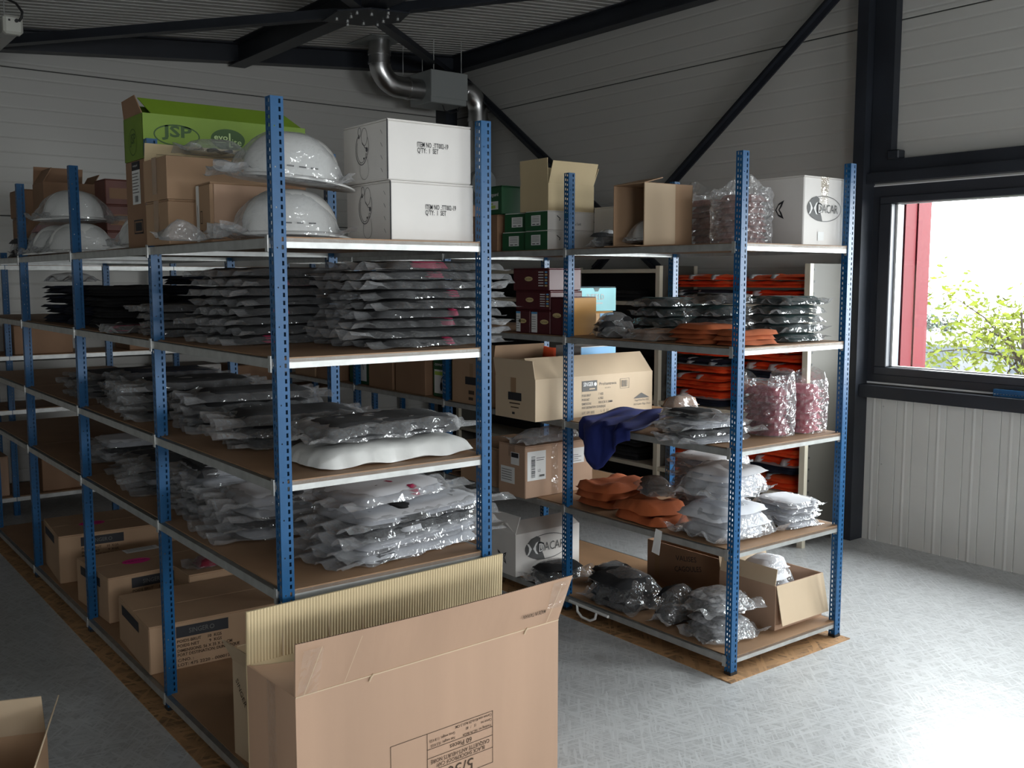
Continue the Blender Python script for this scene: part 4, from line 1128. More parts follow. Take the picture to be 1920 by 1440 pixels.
for (u, w_) in ((.02, .004), (.13, .002), (.80, .003)):
    FL = Face(None, S, origin=(-sx / 2, -sy / 2 - .004, sz), axes=((1, 0, 0), Vector((0, -.0455 / h, 1.0)).normalized())); FL.lift = .0012
    FL.line([(u, .004), (u + .03, .135)], w_ * .6, M_CARDB); FL.build(ff, 'crease')
fe = MB()
for i in range(118):
    u = (i + .5) / 118; x = -sx / 2 + sx * u + .012 * (u * 2 - 1); yo = -.030 - .018 * u; zt_ = sz + h - .006 * math.sin(u * 3.1)
    fe.box((x - .0016, -sy / 2 + yo + .0012, zt_ - .0006), (x + .0016, -sy / 2 + yo + .0042, zt_ + .0005))
fe.build('flute_edge', M_INKB, ff, kind='stuff')
FA = Face(None, S, origin=(-sx / 2, -sy / 2 - .006, sz), axes=((1, 0, 0), (0, -.030 / h - .06, 1)))
FA.o = Vector((-sx / 2, -sy / 2 - .004, sz)); FA.v = Vector((0, -.0455 / h, 1.0)).normalized(); FA.n = FA.u.cross(FA.v); FA.lift = .002
FA.text('MADE IN TAIWAN', .70, .042, .013, M_INKB, width=.085, flip=True, bold=.01, rot=0)
FA.build(ff)
for (a, w) in ((.01, .05),):
    FA2 = Face(None, S, origin=FA.o, axes=(FA.u, FA.v)); FA2.lift = .0016; FA2.n = FA.n
    FA2.rect(.0, .0, .055, .135, M_CTAPE); FA2.build(ff, 'tape'); FA2.mb = {}; FA2.rect(.79, .05, .853, .14, M_CTAPE); FA2.build(ff, 'tape')
# end flap folded flat inward, other end flap hanging inside
ef = MB().plate([(-sx / 2 + .002, sy / 2 - .01, sz - .002), (-sx / 2 + .002, -sy / 2 + .01, sz - .002), (-sx / 2 + .138, -sy / 2 + .012, sz - .022), (-sx / 2 + .138, sy / 2 - .012, sz - .022)][::-1], -.004).build('flap', M_CARDP, oc)
FE = Face(None, S, origin=(-sx / 2 + .02, -sy / 2 + .012, sz - .002), axes=(Vector((1, 0, -.147)).normalized(), (0, 1, 0)))
FE.text('BLIZZ', .045, .10, .015, M_INKB, width=.05, rot=-90, bold=.01).text('1', .03, .08, .014, M_INKB, rot=-90); FE.build(ef)
MB().plate([(sx / 2 - .004, -sy / 2 + .008, sz), (sx / 2 - .004, sy / 2 - .008, sz), (sx / 2 - .06, sy / 2 - .012, sz - .13), (sx / 2 - .06, -sy / 2 + .012, sz - .13)], .004).build('flap', M_CARDP, oc)
# shipping mark printed upside down on the front
F = Face('front', S)
u0, u1, um = .265, .605, .380; v1 = .334
def P(s, u, v, h, w): F.text(s, u, v, h, M_INKB, width=w, flip=True, bold=.006)
T_ = .0017
F.frame(u0, v1 - .152, u1, v1, T_, M_INKB)
F.rect(um, v1 - .152, um + T_, v1, M_INKB)
for dv in (.047, .072, .108): F.rect(um, v1 - dv, u1, v1 - dv + T_, M_INKB)
P('Carton size:83.6x29.4x51.3 CM', .475, v1 - .014, .0075, .125); P('Carton no:      15    /   80', .51, v1 - .028, .0075, .09); P('Trucking no: 16C.Pb 86524', .50, v1 - .042, .0075, .10)
P('Gross weight: 11.8 KGS', .388, v1 - .026, .0075, .085); P('Net weight: 10.5 KGS', .392, v1 - .040, .0075, .08)
P('60 Pieces', .455, v1 - .067, .014, .075); P('CASQUETTE ANTI-HEURTS NOIRE', .392, v1 - .087, .0110, .20); P('BLACK SHOCKPROOF CAP/', .41, v1 - .103, .0110, .165); P('5/50', .445, v1 - .146, .032, .09)
F.build(oc)
F = Face('left', S); F.rect(.12, .05, .165, sz, M_CTAPE); F.build(oc, 'tape')
for (u, v_) in ((.205, sz - .004), (.72, sz - .003)):
    MB().tube([(-sx / 2 + u, -sy / 2 - .001, v_ - .01), (-sx / 2 + u + .004, -sy / 2 - .003, v_), (-sx / 2 + u + .012, -sy / 2 - .002, v_ + .006)], .003, 5).build('tear', M_CARDB, oc)

# --- torn open carton at the near edge of the aisle
tc_ = carton('torn_carton', 'torn open kraft carton standing on the aisle floor opposite the rack', (.27, 2.60, 0), (.46, .40, .36), -20, M_CARD, top='open', flaps=[('front', 140, .10), ('right', 110, .10), ('back', 70, .12), ('left', 100, .1)], inner=M_CARDB)
# ================================================================ goods on the rack by the window
T4 = BLV[4] + .0036
M_CGREEN = mat('bottle_green_print', (.012, .085, .030), .5); M_LGREEN = mat('yellow_green_print', (.45, .62, .10), .5)
def green_box(label, loc, size, rot, marker=None):
    tt = carton('glove_box', label, loc, size, rot, M_WHITEC, cat='box', group='green and white glove boxes')
    sx, sy, sz = size
    F = Face('left', size); F.rect(0, 0, sy, sz - .004, M_CGREEN).rect(sy * .28, sz * .25, sy * .70, sz * .78, M_PAPER, 1)
    for k in range(4): F.rect(sy * .33, sz * (.45 + .08 * k), sy * .65, sz * (.47 + .08 * k), M_INKG, 2)
    F.rect(sy * .34, sz * .3, sy * .47, sz * .34, M_INK, 2).rect(sy * .53, sz * .3, sy * .64, sz * .34, M_INK, 2)
    F.build(tt)
    F = Face('front', size); F.poly([(0, 0), (.03, 0), (.05, sz * .4), (.06, sz * .97), (0, sz * .97)], M_CGREEN) if rot else None
    F.line([(.055, sz * .75), (.075, sz * .6), (.07, sz * .5)], .004, M_INK)
    if marker:
        F.text(marker, .125, .022, .013, M_INK, width=.08, rot=3); F.poly([(.10, .055), (.14, .06), (.155, .082), (.10, .082)], MATS['bottle_green_print'])
    F.build(tt)
for i in range(2):
    green_box('%s glove box with green end under the open brown carton' % ('lower', 'upper')[i], (3.105, 3.652, T4 + i * .0905), (.29, .165, .090), 0, 'Guanni x l\'unit' if i else None)
    green_box('%s glove box with green end beside the coverguard box' .replace('coverguard ', 'lettered green ') % ('lower', 'upper')[i], (3.10 + .012 * i, 3.845, T4 + i * .0905), (.26, .17, .090), 5 + 4 * i)
S = (.20, .17, .14)
tt = carton('glove_box', 'bottle green box with white lettering behind the glove boxes', (3.08, 4.03, T4 + .182), S, 0, M_CGREEN, cat='box')
F = Face('left', S); F.text('coverguard', .035, .085, .016, M_PAPER, width=.105, bold=.01).rect(.03, .025, .14, .065, M_PAPER).rect(.045, .03, .12, .045, M_LGREEN, 2).rect(.04, .05, .10, .056, M_LGREEN, 2); F.build(tt)
carton('carton_box', 'dark carton supporting the green lettered box', (3.09, 4.065, T4), (.26, .22, .18), 0, M_CARDD)
carton('carton_box', 'dark carton at the far end of the upper shelf by the duct', (3.2, 4.6, T4), (.4, .4, .26), 0, M_CARDD)
# open brown carton on the glove boxes
S = (.285, .21, .125)
tt = carton('carton_box', 'open kraft carton with wide raised flaps standing on the glove boxes', (3.122, 3.695, T4 + .182), S, 0, M_CARDY, top='open', flaps=[('front', 108, .105), ('left', 92, .115), ('back', 95, .10), ('right', 112, .09)])
# boot box behind
S = (.22, .24, .20)
tt = carton('boot_box', 'white boot box with black shapes printed on it behind the carton lying on its side', (3.33, 3.42, T4), S, 0, M_WHITEC, cat='box')
F = Face('front', S); F.ell(.03, .10, .03, .055, M_INK).ell(.08, .05, .03, .035, M_INK).rect(.055, .118, .18, .124, M_INK, 1).text('OPER', .075, .095, .018, M_INK, width=.07).rect(.075, .08, .15, .086, M_INK).poly([(.08, .15), (.10, .17), (.12, .15)], M_INK); F.build(tt)
bundle('glove_bag', 'crumpled bag of grey gloves by the second post of the upper shelf', (3.02, 3.24, T4), (.13, .10, .075), 0, M_GREYC, 81, M_FILM)
bundle('film_parcel', 'bright crumpled film parcel beside the carton lying on its side', (3.115, 3.345, T4), (.08, .08, .10), 0, M_WHITECL, 83, M_FILM_T)
# carton on its side with bagged helmet inside
t = thing('carton_box', 'kraft carton lying on its side with a bagged helmet inside', 'carton box', (3.105, 3.04, T4), R(-3))
sx, sy, sz = .275, .195, .262
MB().box((-sx / 2, -sy / 2, 0), (sx / 2, sy / 2, .004)).box((-sx / 2, -sy / 2, sz - .004), (sx / 2, sy / 2, sz)).box((sx / 2 - .004, -sy / 2, .004), (sx / 2, sy / 2, sz - .004)) \
    .box((-sx / 2, sy / 2 - .004, .004), (sx / 2, sy / 2, sz - .004)).box((-sx / 2, -sy / 2, .004), (sx / 2, -sy / 2 + .004, sz - .004)).build('body', M_CARD, t)
MB().plate([(-sx / 2, -sy / 2 - .002, .004), (-sx / 2 + .165, -sy / 2 - .012, .012), (-sx / 2 + .165, -sy / 2 - .010, sz - .004), (-sx / 2, -sy / 2 - .001, sz - .002)], .004).build('flap', M_CARDB, t)
MB().plate([(-sx / 2, sy / 2, sz), (-sx / 2, -sy / 2, sz), (-sx / 2 + .12, -sy / 2 + .02, sz + .028), (-sx / 2 + .12, sy / 2 - .02, sz + .026)], .004).build('flap', M_CARD, t)
MB().plate([(-sx / 2, -sy / 2, .004), (-sx / 2, sy / 2, .004), (-sx / 2 - .05, sy / 2, .004), (-sx / 2 - .05, -sy / 2, .004)], .003).build('flap', M_CARD, t)
helmet('bagged white helmet inside the carton lying on its side', (3.09, 3.04, T4 + .030), (0, 0, 180), (.34, .24, .18), (0, 0, -.02), 29, M_FILM_T, .60)
# pinkish glove bags
M_PINKG = mat('dusty_pink_gloves', (.38, .18, .16), .85, var=.25, vscale=30)
# white logo boxes
M_LOGOG = mat('grey_logo_print', (.10, .10, .10), .6)
def logo(F, cu, cv, k):
    F.ring(cu, cv, .115 * k, .052 * k, .0028 * k, M_LOGOG, a0=-150, a1=175)
    F.poly([(cu + (x * k), cv + (y * k)) for x, y in ((-.115, .0), (-.108, .02), (-.085, .040), (-.055, .049), (-.036, .040), (-.036, .0), (-.02, -.03), (-.012, -.052), (-.05, -.048), (-.085, -.035), (-.108, -.018))][::-1], M_LOGOG, 1)
    F.text('D', cu - .048 * k, cv - .020 * k, .040 * k, M_INK, width=.034 * k, up=2, bold=.03).text('D', cu - .044 * k, cv - .017 * k, .034 * k, M_PAPER, width=.026 * k, up=3).text('ACAR', cu - .016 * k, cv - .017 * k, .034 * k, M_LOGOG, width=.105 * k, up=2)
    for sg in (-1, 1):
        F.poly([(cu + (-.077 + sg * x) * k, cv + y * k) for x, y in ((.003, 0), (.018, .022), (.030, .026), (.018, .008), (.018, -.008), (.030, -.026), (.018, -.022))][::(1 if sg < 0 else -1)], M_PAPER, 2)
def butterfly(F, cu, cv, k):
    for sg in (-1, 1):
        F.poly([(cu + sg * x * k, cv + y * k) for x, y in ((.002, 0), (.020, .026), (.046, .038), (.034, .012), (.024, 0), (.034, -.012), (.046, -.038), (.020, -.026))][::(1 if sg < 0 else -1)], M_INK)
        F.poly([(cu + sg * x * k, cv + y * k) for x, y in ((.009, 0), (.020, .018), (.032, .024), (.025, .010), (.019, 0), (.025, -.010), (.032, -.024), (.020, -.018))][::(1 if sg < 0 else -1)], M_WHITEC, 1)
S = (.272, .295, .276)
tt = carton('logo_box', 'white carton with oval logo standing on the upper shelf by the end post', (3.504, 2.612, T4), S, 0, M_WHITEC, tape=M_CTAPE)
F = Face('front', S); logo(F, .135, .148, 1.0); F.rect(.095, .02, .135, .055, M_PAPER, 1); F.build(tt)
F = Face('left', S); butterfly(F, .155, .145, 1.0); F.build(tt)
F = Face('front', S); F.rect(.11, .17, .16, .272, M_CTAPE); F.build(tt, 'tape')

# --- third level
T3 = BLV[3] + .0036
M_BURG = mat('burgundy_print', (.075, .010, .014), .4, var=.1, vscale=8); M_CREAM = mat('cream_oval_label', (.62, .50, .24), .5); M_AMBER = mat('amber_print', (.55, .27, .05), .5)
M_SKY = mat('sky_blue_print', (.10, .35, .65), .45); M_TURQ = mat('turquoise_print', (.20, .62, .68), .4); M_PETROL = mat('petrol_print', (.012, .055, .06), .45)
def burg(label, y0, y1, z0, h, ov, stripes=False, tagp=False):
    S = (.20, y1 - y0, h)
    tt = carton('goggle_box', label, (2.952 + .10, (y0 + y1) / 2, z0), S, 0, M_BURG, cat='box', group='burgundy boxes')
    F = Face('left', S); w = S[1]
    F.ell(w * ov, h * .52, .030, .011, M_CREAM).text('Guy Cotten', w * ov, h * .46, .009, M_INKB, width=.045, up=1, align='c')
    if stripes:
        for k in range(6): F.rect(w * .72, h * (.2 + .12 * k), w * .86, h * (.24 + .12 * k), M_PAPER); F.ell(w * .93, h * (.22 + .12 * k), w * .04, h * .04, M_SKY if k % 2 else M_CREAM)
    if tagp: F.rect(w * .06, h * .06, w * .36, h * .92, M_PAPER).rect(w * .06, h * .84, w * .36, h * .92, M_SKY, 1); [F.rect(w * .1, h * (.2 + .1 * k), w * .3, h * (.22 + .1 * k), M_INKG, 2) for k in range(6)]
    F.build(tt)
    if not stripes and not tagp:
        F = Face('front', S); F.rect(0, 0, .2, h - .004, M_AMBER); F.build(tt)
    return tt
burg('burgundy box with upright cream oval and amber end by the second post', 3.445, 3.535, T3, .175, .5)
burg('burgundy box with white paper tag in the lower row', 3.54, 3.685, T3, .112, .72, tagp=True)
burg('burgundy box with small cream oval at the far end of the lower row', 3.69, 3.80, T3, .112, .5, tagp=True)
burg('middle burgundy box with cream oval and colour chart', 3.54, 3.80, T3 + .1125, .090, .42, stripes=True)
burg('topmost burgundy box with cream oval and colour chart', 3.55, 3.82, T3 + .2035, .105, .45, stripes=True)
S = (.24, .20, .10)
tt = carton('goggle_box', 'amber printed box under the turquoise box', (3.29, 3.70, T3), S, 0, M_AMBER, cat='box'); F = Face('front', S); F.ring(.07, .052, .04, .044, .004, M_CREAM).ring(.07, .052, .025, .03, .004, M_CREAM); F.rect(.15, .0, .24, .09, M_SKY); F.build(tt)
S = (.25, .20, .118)
tt = carton('goggle_box', 'turquoise box with pale lettering on the amber box', (3.30, 3.70, T3 + .102), S, 0, M_PETROL, cat='box')
F = Face('front', S); F.rect(.0, .0, .25, .112, M_TURQ).text('INFIELD', .055, .055, .028, M_PAPER, width=.115, up=1).rect(.08, .035, .16, .041, M_PAPER, 1).poly([(.10, .112), (.14, .112), (.13, .095), (.11, .095)], M_PETROL, 1); F.build(tt)
F = Face('left', S); F.rect(.06, .03, .12, .08, M_INKG); F.build(tt)
F = Face('top', S); F.rect(.0, .0, .25, .2, M_SKY); F.build(tt)
# rolled bag, tan garment, orange garments, teal garments in bags
bundle('film_parcel', 'fat clear bag with rolled grey cloth beside the second post', (3.07, 3.235, T3), (.22, .16, .115), 62, M_GREYC, 91, M_FILM_M, puff=.012)
bagged('bagged_garment', 'tan garment in clear bag lying at the shelf edge by the rolled grey cloth', (3.05, 2.965, T3), (.17, .19, .05), 85, M_TAN, 1, n=3, ext=(.02, .02))
folded('folded_garment', 'rust orange garment folded in thick pleats at the shelf corner', (3.085, 2.715, T3), (.20, .21, .075), 88, M_ORANGE, 401, n=4)
folded('folded_garment', 'rust orange garment folded flat beside the teal bagged pile', (3.128, 2.533, T3), (.29, .13, .055), 0, M_ORANGE, 402, n=3)
bag_stack('teal garment in glossy bag', 'tall teal pile by end post', (3.46, 2.615), T3, (.27, .24, .036), 5, [M_TEAL], 420, rot=-2, jig=.006, group='bagged teal garments', ext=(.015, .03), amp=.010)
bag_stack('teal garment in glossy bag', 'middle pile behind orange garment', (3.37, 2.89), T3, (.26, .22, .048), 4, [M_TEAL, M_BLACKC], 440, rot=6, jig=.015, group='bagged teal garments', ext=(.04, .04), amp=.014)
bag_stack('teal garment in glossy bag', 'loose pile behind rolled cloth', (3.40, 3.20), T3, (.30, .26, .042), 4, [M_TEAL], 450, rot=-10, jig=.015, group='bagged teal garments', ext=(.03, .03), amp=.012)

# --- second level
T2 = BLV[2] + .0036
S = (.745, .30, .192)
tt = carton('long_carton', 'long beige carton with black company stamp and tented lid', (3.165, 3.60, T2), S, 0, M_CARDB, top='open', flaps=[('front', 47, .125), ('back', 40, .12), ('left', 100, .085)])
F = Face('front', S)
F.rect(.28, .118, .375, .168, M_INKG).text('SINGER', .288, .142, .018, M_PAPER, width=.062, up=1, bold=.02).ell(.362, .150, .009, .009, M_PAPER, 1).rect(.325, .126, .36, .132, M_CARDB, 1)
F.text('Prohantraca', .39, .142, .014, M_INKG, width=.11).text('SECURITE', .425, .125, .006, M_INKG)
F.frame(.525, .118, .585, .166, .0015, M_INKG); barcode(F, .535, .126, .575, .158, M_INKG, seed=6)
for k, (s, u, w) in enumerate((('POIDS BRUT', .28, .055), ('POIDS NET', .28, .048), ('DIMENSIONS', .28, .058), ('PORT DESTINATION  DUNKERQUE', .28, .15))): F.text(s, u, .094 - .020 * k, .0105, M_INKG, width=w, bold=.01)
for k, (s, w) in enumerate((('7  KGS', .03), ('6  KGS', .03), ('103 X 26 X 30MM', .09))): F.text(s, .385, .096 - .020 * k, .0105, M_INKG, width=w, bold=.01)
F.text('LOT  DM  0202', .28, .012, .0115, M_INKG, width=.08).text('L:  E  22', .40, .014, .0115, M_INKG, width=.05)
F.poly([(.615, .062), (.725, .062), (.67, .088)], M_INKG).text('Stage Prima Port 4183', .625, .045, .0095, M_INKG, width=.095).text('00219 Lome - Plage - Prosot', .618, .026, .0095, M_INKG, width=.115)
F.build(tt)
F = Face('left', S); F.rect(.10, .085, .20, .122, M_INK).rect(.11, .068, .19, .074, M_INKB).rect(.12, .05, .18, .055, M_INKB).rect(.13, .02, .15, .03, M_INK).rect(.12, .12, .16, .19, M_TAPE); F.build(tt)
# cloth draped over the edge
vs = []; fs = []
nu, nv = 26, 16
for i in range(nu + 1):
    for j in range(nv + 1):
        u = i / nu; w = j / nv
        y = 2.975 + .33 * w
        hang = .16 * math.exp(-((w - .60) / .30) ** 2)
        s = u * (.50 + hang)
        if s < .46: x = 3.385 - s; z = T2 + .012 + .045 * math.exp(-((s - .18) / .12) ** 2) * (.6 + .4 * math.sin(w * 7)) + .010 * math.sin(w * 17 + s * 8) + .006 * math.sin(w * 41 - s * 19)
        else:
            k = s - .46; x = 2.925 - .018 - .010 * math.sin(w * 11) - .006 * math.sin(w * 31 + k * 12); z = T2 + .012 - k
        vs.append((x + .006 * math.sin(w * 23), y + .02 * math.sin(s * 9), max(z, T2 + .006) if s < .46 else z))
for i in range(nu):
    for j in range(nv):
        a = i * (nv + 1) + j; fs.append((a, a + 1, a + nv + 2, a + nv + 1))
o = MB().add(vs, fs, True).build('draped_garment', M_BLUECL)
sm = o.modifiers.new('thickness', 'SOLIDIFY'); sm.thickness = .006; sm.offset = 1
tag(o, 'royal blue garment draped over the shelf edge beside the long beige carton', 'garment')
bag_stack('pale garment in flat bag', 'low pile at corner post', (3.035, 2.66), T2, (.30, .23, .028), 3, [M_WHITECL, M_GREYC, M_WHITECL], 470, rot=-8, jig=.002, group='bagged pale garments', ext=(.06, .006), amp=.008)
bundle('film_parcel', 'peaked clear bag with rust brown cloth on the low pale pile', (3.12, 2.87, T2), (.22, .11, .17), 4, M_TAN, 93, M_FILM_T, puff=.018)
bagged('bagged_garment', 'black and white garment in clear bag slipping over the shelf edge', (2.97, 2.665, T2 + .097), (.20, .15, .03), 95, M_BLACKC, 3, ext=(.08, .04), film_m=M_FILM_T, amp=.012)
def tall_bag(name, label, loc, size, rot, m, seed, cat='bagged garment', group='bagged maroon garments', n_=7):
    L, W, H = size; t = thing(name, label, cat, loc, R(rot), group)
    v, f = layers(L * .9, W * .88, H * .82, n_, seed, .03, .006, off=.008, p=6); link('garment', np_mesh('garment', v, f, True), m, t)
    rngs = np.random.default_rng(seed)
    vs = []; fs = []; n, k = 40, 18
    for i in range(k + 1):
        zz = i / k
        for j in range(n):
            a = 2 * math.pi * j / n; ca, sa = math.cos(a), math.sin(a)
            q = (abs(ca) ** 5 + abs(sa) ** 5) ** (-1 / 5)
            pinch = 1 - .10 * max(0, zz - .82) / .18
            cr = .007 * (_tri(np.array(a * 1.9 + zz * 3.1 + seed)) + _tri(np.array(a * 3.3 - zz * 4.7))) + rngs.uniform(-.003, .003)
            fr = 1 + (.10 * max(0, zz - .85) * math.sin(3 * a + seed))
            vs.append((ca * q * L / 2 * pinch * fr + ca * float(cr), sa * q * W / 2 * pinch + sa * float(cr), .002 + H * zz + (.035 * math.sin(2 * a + seed) if i == k else 0)))
    for i in range(k):
        for j in range(n): fs.append((i * n + j, i * n + (j + 1) % n, (i + 1) * n + (j + 1) % n, (i + 1) * n + j))
    MB().add(vs, fs).build('plastic_bag', M_FILM_T, t)
tall_bag('tall_bagged_garment', 'upright clear bag of dark maroon garments facing the corner post', (3.345, 2.60, T2), (.14, .2, .235), 0, M_RED, 3)
tall_bag('tall_bagged_garment', 'upright clear bag of bright maroon garments touching the outer end post', (3.530, 2.585, T2), (.165, .21, .235), 0, mat('bright_maroon_cloth', (.40, .03, .07), .8), 8)
tall_bag('glove_bag', 'tall clear bag of dusty pink gloves touching the carton on its side', (3.38, 2.93, T4), (.20, .2, .245), 0, M_PINKG, 15, 'bag', 'bags of pink gloves', 8)
tall_bag('glove_bag', 'tall clear bag of dusty pink gloves touching the white logo box', (3.225, 2.66, T4), (.18, .2, .24), 0, M_PINKG, 19, 'bag', 'bags of pink gloves', 8)
# farther along this level, seen through the other rack
carton('carton_box', 'kraft carton with open lid and black stamp next to the green headphone box', (3.10, 4.15, T2), (.32, .36, .215), 0, M_CARD, top='open', flaps=[('left', 75, .1), ('front', 100, .1)])
F = Face('left', (.32, .36, .215)); F.rect(.12, .10, .22, .14, M_INK).rect(.15, .05, .20, .07, M_INKB).rect(.15, .02, .19, .035, M_INKB).rect(.16, .14, .19, .21, M_TAPE); F.build([o for o in COL.objects if o.name.startswith('carton_box')][-1] if False else bpy.data.objects[[o.name for o in COL.objects if o.get('label', '').startswith('kraft carton with open lid and black stamp')][0]])
S = (.18, .21, .205)
tt = carton('headphone_box', 'bottle green box with white panel and headphones printed on it', (3.072, 4.475, T2), S, 0, M_CGREEN, cat='box')
F = Face('left', S); F.text('coverguard', .02, .165, .018, M_PAPER, width=.15, bold=.01).rect(.015, .02, .15, .15, M_PAPER).rect(.02, .12, .10, .14, M_LGREEN, 1)
F.ring(.115, .075, .035, .045, .006, M_INK, 2, 0, 180).ell(.085, .06, .012, .025, M_INK, 2).ell(.145, .06, .012, .025, M_INK, 2); F.build(tt)
for i, (y0, y1, h, m_) in enumerate(((4.61, 4.93, .20, M_CARDD), (4.96, 5.24, .215, M_CARDD), (5.60, 5.92, .19, M_CARDD), (5.95, 6.25, .17, M_CARD))):
    carton('carton_box', 'dark kraft carton, %s beyond the headphone box' % ('first', 'second', 'third', 'fourth')[i], (3.10, (y0 + y1) / 2, T2), (.30, y1 - y0, h), 0, m_)
S = (.18, .24, .20)
tt = carton('headphone_box', 'white and green earmuff box among the dark cartons', (3.072, 5.42, T2), S, 0, M_CGREEN, cat='box')
F = Face('left', S); F.rect(.06, .02, .22, .18, M_PAPER).ring(.15, .09, .04, .05, .006, M_INKG, 2, 0, 180); F.build(tt)
folded('folded_garment', 'red garment lying behind the long beige carton', (3.39, 4.18, T2 + .0), (.2, .3, .27), 0, M_HIVIS, 405, n=6)
S = (.24, .2, .30)
tt = carton('carton_box', 'pale blue lidded box standing behind the long beige carton', (3.46, 3.86, T2), S, 0, M_PAPER, cat='box'); F = Face('front', S); F.rect(0, .2, .24, .296, M_SKY); F.rect(.05, .23, .18, .25, M_PAPER, 1); F.build(tt)

# --- first level
T1 = BLV[1] + .0036
S = (.43, .21, .252)
tt = carton('labelled_carton', 'kraft carton with white shipping labels on two sides', (3.085, 3.725, T1), S, 0, M_CARDP, top='closed', tape=M_CTAPE)
F = Face('front', S); F.rect(.012, .085, .125, .225, M_PAPER); barcode(F, .035, .10, .058, .205, M_INK, vertical=True, seed=9)
F.rect(.085, .10, .115, .11, M_INKG, 2).text('L2', .075, .125, .012, M_INK, up=2).rect(.065, .19, .115, .193, M_INKG, 2).rect(.065, .18, .11, .183, M_INKG, 2)
F.build(tt, 'shipping_label'); F.mb = {}; F.rect(.25, .14, .37, .215, M_PAPER).rect(.262, .19, .285, .208, M_INK, 1); [F.rect(.262, .15 + .01 * k, .35 - .02 * (k % 2), .1525 + .01 * k, M_INKG, 2) for k in range(4)]
F.rect(.16, .0, .20, .25, M_CTAPE, 1); F.build(tt, 'shipping_label')
F = Face('left', S); F.rect(.10, .155, .165, .215, M_PAPER).rect(.105, .19, .16, .212, M_INK, 1).rect(.02, .06, .13, .14, M_PAPER); [F.rect(.03, .075 + .012 * k, .11, .078 + .012 * k, M_INKG, 2) for k in range(5)]; F.build(tt, 'shipping_label')
bundle('film_parcel', 'long roll of crumpled clear film lying on the labelled carton', (3.07, 3.70, T1 + .256), (.40, .15, .075), 8, None, 95, M_FILM_M, puff=.014)
carton('carton_box', 'kraft carton behind the labelled carton on the same shelf', (3.10, 4.05, T1), (.36, .36, .20), 0, M_CARD)
folded('folded_garment', 'rust orange garment heaped against the labelled carton', (3.165, 3.315, T1), (.34, .25, .105), 0, M_ORANGE, 411, n=3, amp=.028)
folded('folded_garment', 'rust orange garment spread along the shelf edge below the white bags', (3.045, 2.985, T1), (.29, .22, .085), 86, M_ORANGE, 412, n=2, amp=.03)
MB().plate([(2.905, 2.80, T1 + .02), (2.905, 2.765, T1 + .015), (2.895, 2.77, T1 - .085), (2.898, 2.815, T1 - .08)], .001).build('paper_tag', M_PAPER, bpy.data.objects[[o.name for o in COL.objects if 'spread along the shelf edge' in o.get('label', '')][0]])
bpy.data.objects['paper_tag'].matrix_parent_inverse = bpy.data.objects['paper_tag'].parent.matrix_basis.inverted()
bundle('white_bag_pile', 'large puffed bag of white garments, lower one at the corner post', (3.135, 2.635, T1), (.32, .31, .155), -3, M_WHITECL, 97, M_FILM_T, puff=.018, lumps=5)
bundle('white_bag_pile', 'large puffed bag of white garments, upper one at the corner post', (3.13, 2.645, T1 + .168), (.30, .29, .135), 4, M_WHITECL, 99, M_FILM_T, puff=.018, lumps=5)
bag_stack('white garment in bright bag', 'flat pile by outer end post', (3.485, 2.59), T1, (.20, .22, .026), 4, [M_WHITECL], 480, rot=-4, jig=.006, group='bagged white garments by the window', ext=(.01, .015), amp=.007)
bag_stack('white garment in crumpled bag', 'pile behind big white bags', (3.43, 2.98), T1, (.28, .30, .05), 5, [M_WHITECL], 500, rot=5, jig=.01, group='bagged white garments by the window', ext=(.03, .02), amp=.014)
bundle('film_parcel', 'bag of grey brown gloves poking out beside the big white bag', (3.09, 2.98, T1 + .108), (.16, .13, .08), 60, mat('grey_brown_cloth', (.16, .12, .10), .9), 101, M_FILM)
for i, (x, y, sx, sy, h, m_) in enumerate(((3.1, 4.6, .4, .36, .10, M_BLACKP), (3.1, 5.1, .4, .36, .13, M_CARDD), (3.12, 5.60, .30, .3, .15, M_WHITEC), (3.1, 6.0, .4, .3, .12, M_BLACKP))):
    carton('carton_box', ('flat black box', 'flat dark carton', 'white carton', 'second flat black box')[i] + ' on the lower shelf seen past the white sack', (x, y, T1), (sx, sy, h), 0, m_)

# --- bottom shelf
T0 = BLV[0] + .0036
S = (.415, .21, .212)
tt = carton('logo_box', 'white carton with oval logo on the bottom shelf behind the black bags', (3.125, 3.86, T0), S, 0, M_WHITEC, top='open', flaps=[('front', 25, .1), ('back', 20, .1), ('left', 70, .09)])
F = Face('front', S); logo(F, .20, .125, 1.25); F.build(tt)
F = Face('left', S); butterfly(F, .10, .08, .8); F.build(tt)
bundle('black_bag', 'small clear bag of black gloves in front of the white logo carton', (3.07, 3.62, T0), (.28, .17, .10), -4, M_BLACKC, 103, M_FILM)
bundle('black_bag', 'rounded black parcel beside the small bag of black gloves', (3.26, 3.43, T0), (.22, .14, .095), 0, M_BLACKC, 105, M_FILM)
bundle('black_bag', 'wide clear bag of black garments lying over the bottom shelf edge', (3.08, 3.15, T0), (.31, .26, .165), 88, M_BLACKC, 107, M_FILM, puff=.016)
bundle('black_bag', 'tall limp clear bag with white carrier handle label between black bags', (3.10, 2.855, T0), (.20, .12, .16), 0, M_BLACKC, 109, M_FILM_T, puff=.02)
bundle('glove_bag', 'lower clear bag of black and white gloves at the corner post', (3.105, 2.615, T0), (.25, .23, .10), -8, mat('striped_gloves', (.30, .30, .31), .8, var=.9, vscale=35), 111, M_FILM_T, puff=.012)
bundle('glove_bag', 'upper clear bag of black and white gloves at the corner post', (3.105, 2.625, T0 + .112), (.25, .21, .085), -8, MATS['striped_gloves'], 113, M_FILM_T, puff=.012)
tt = carton('carton_box', 'dark torn carton with handwriting on the bottom shelf', (3.52, 3.14, T0), (.16, .46, .19), 0, M_CARDD, top='open', flaps=[('right', 100, .06)])
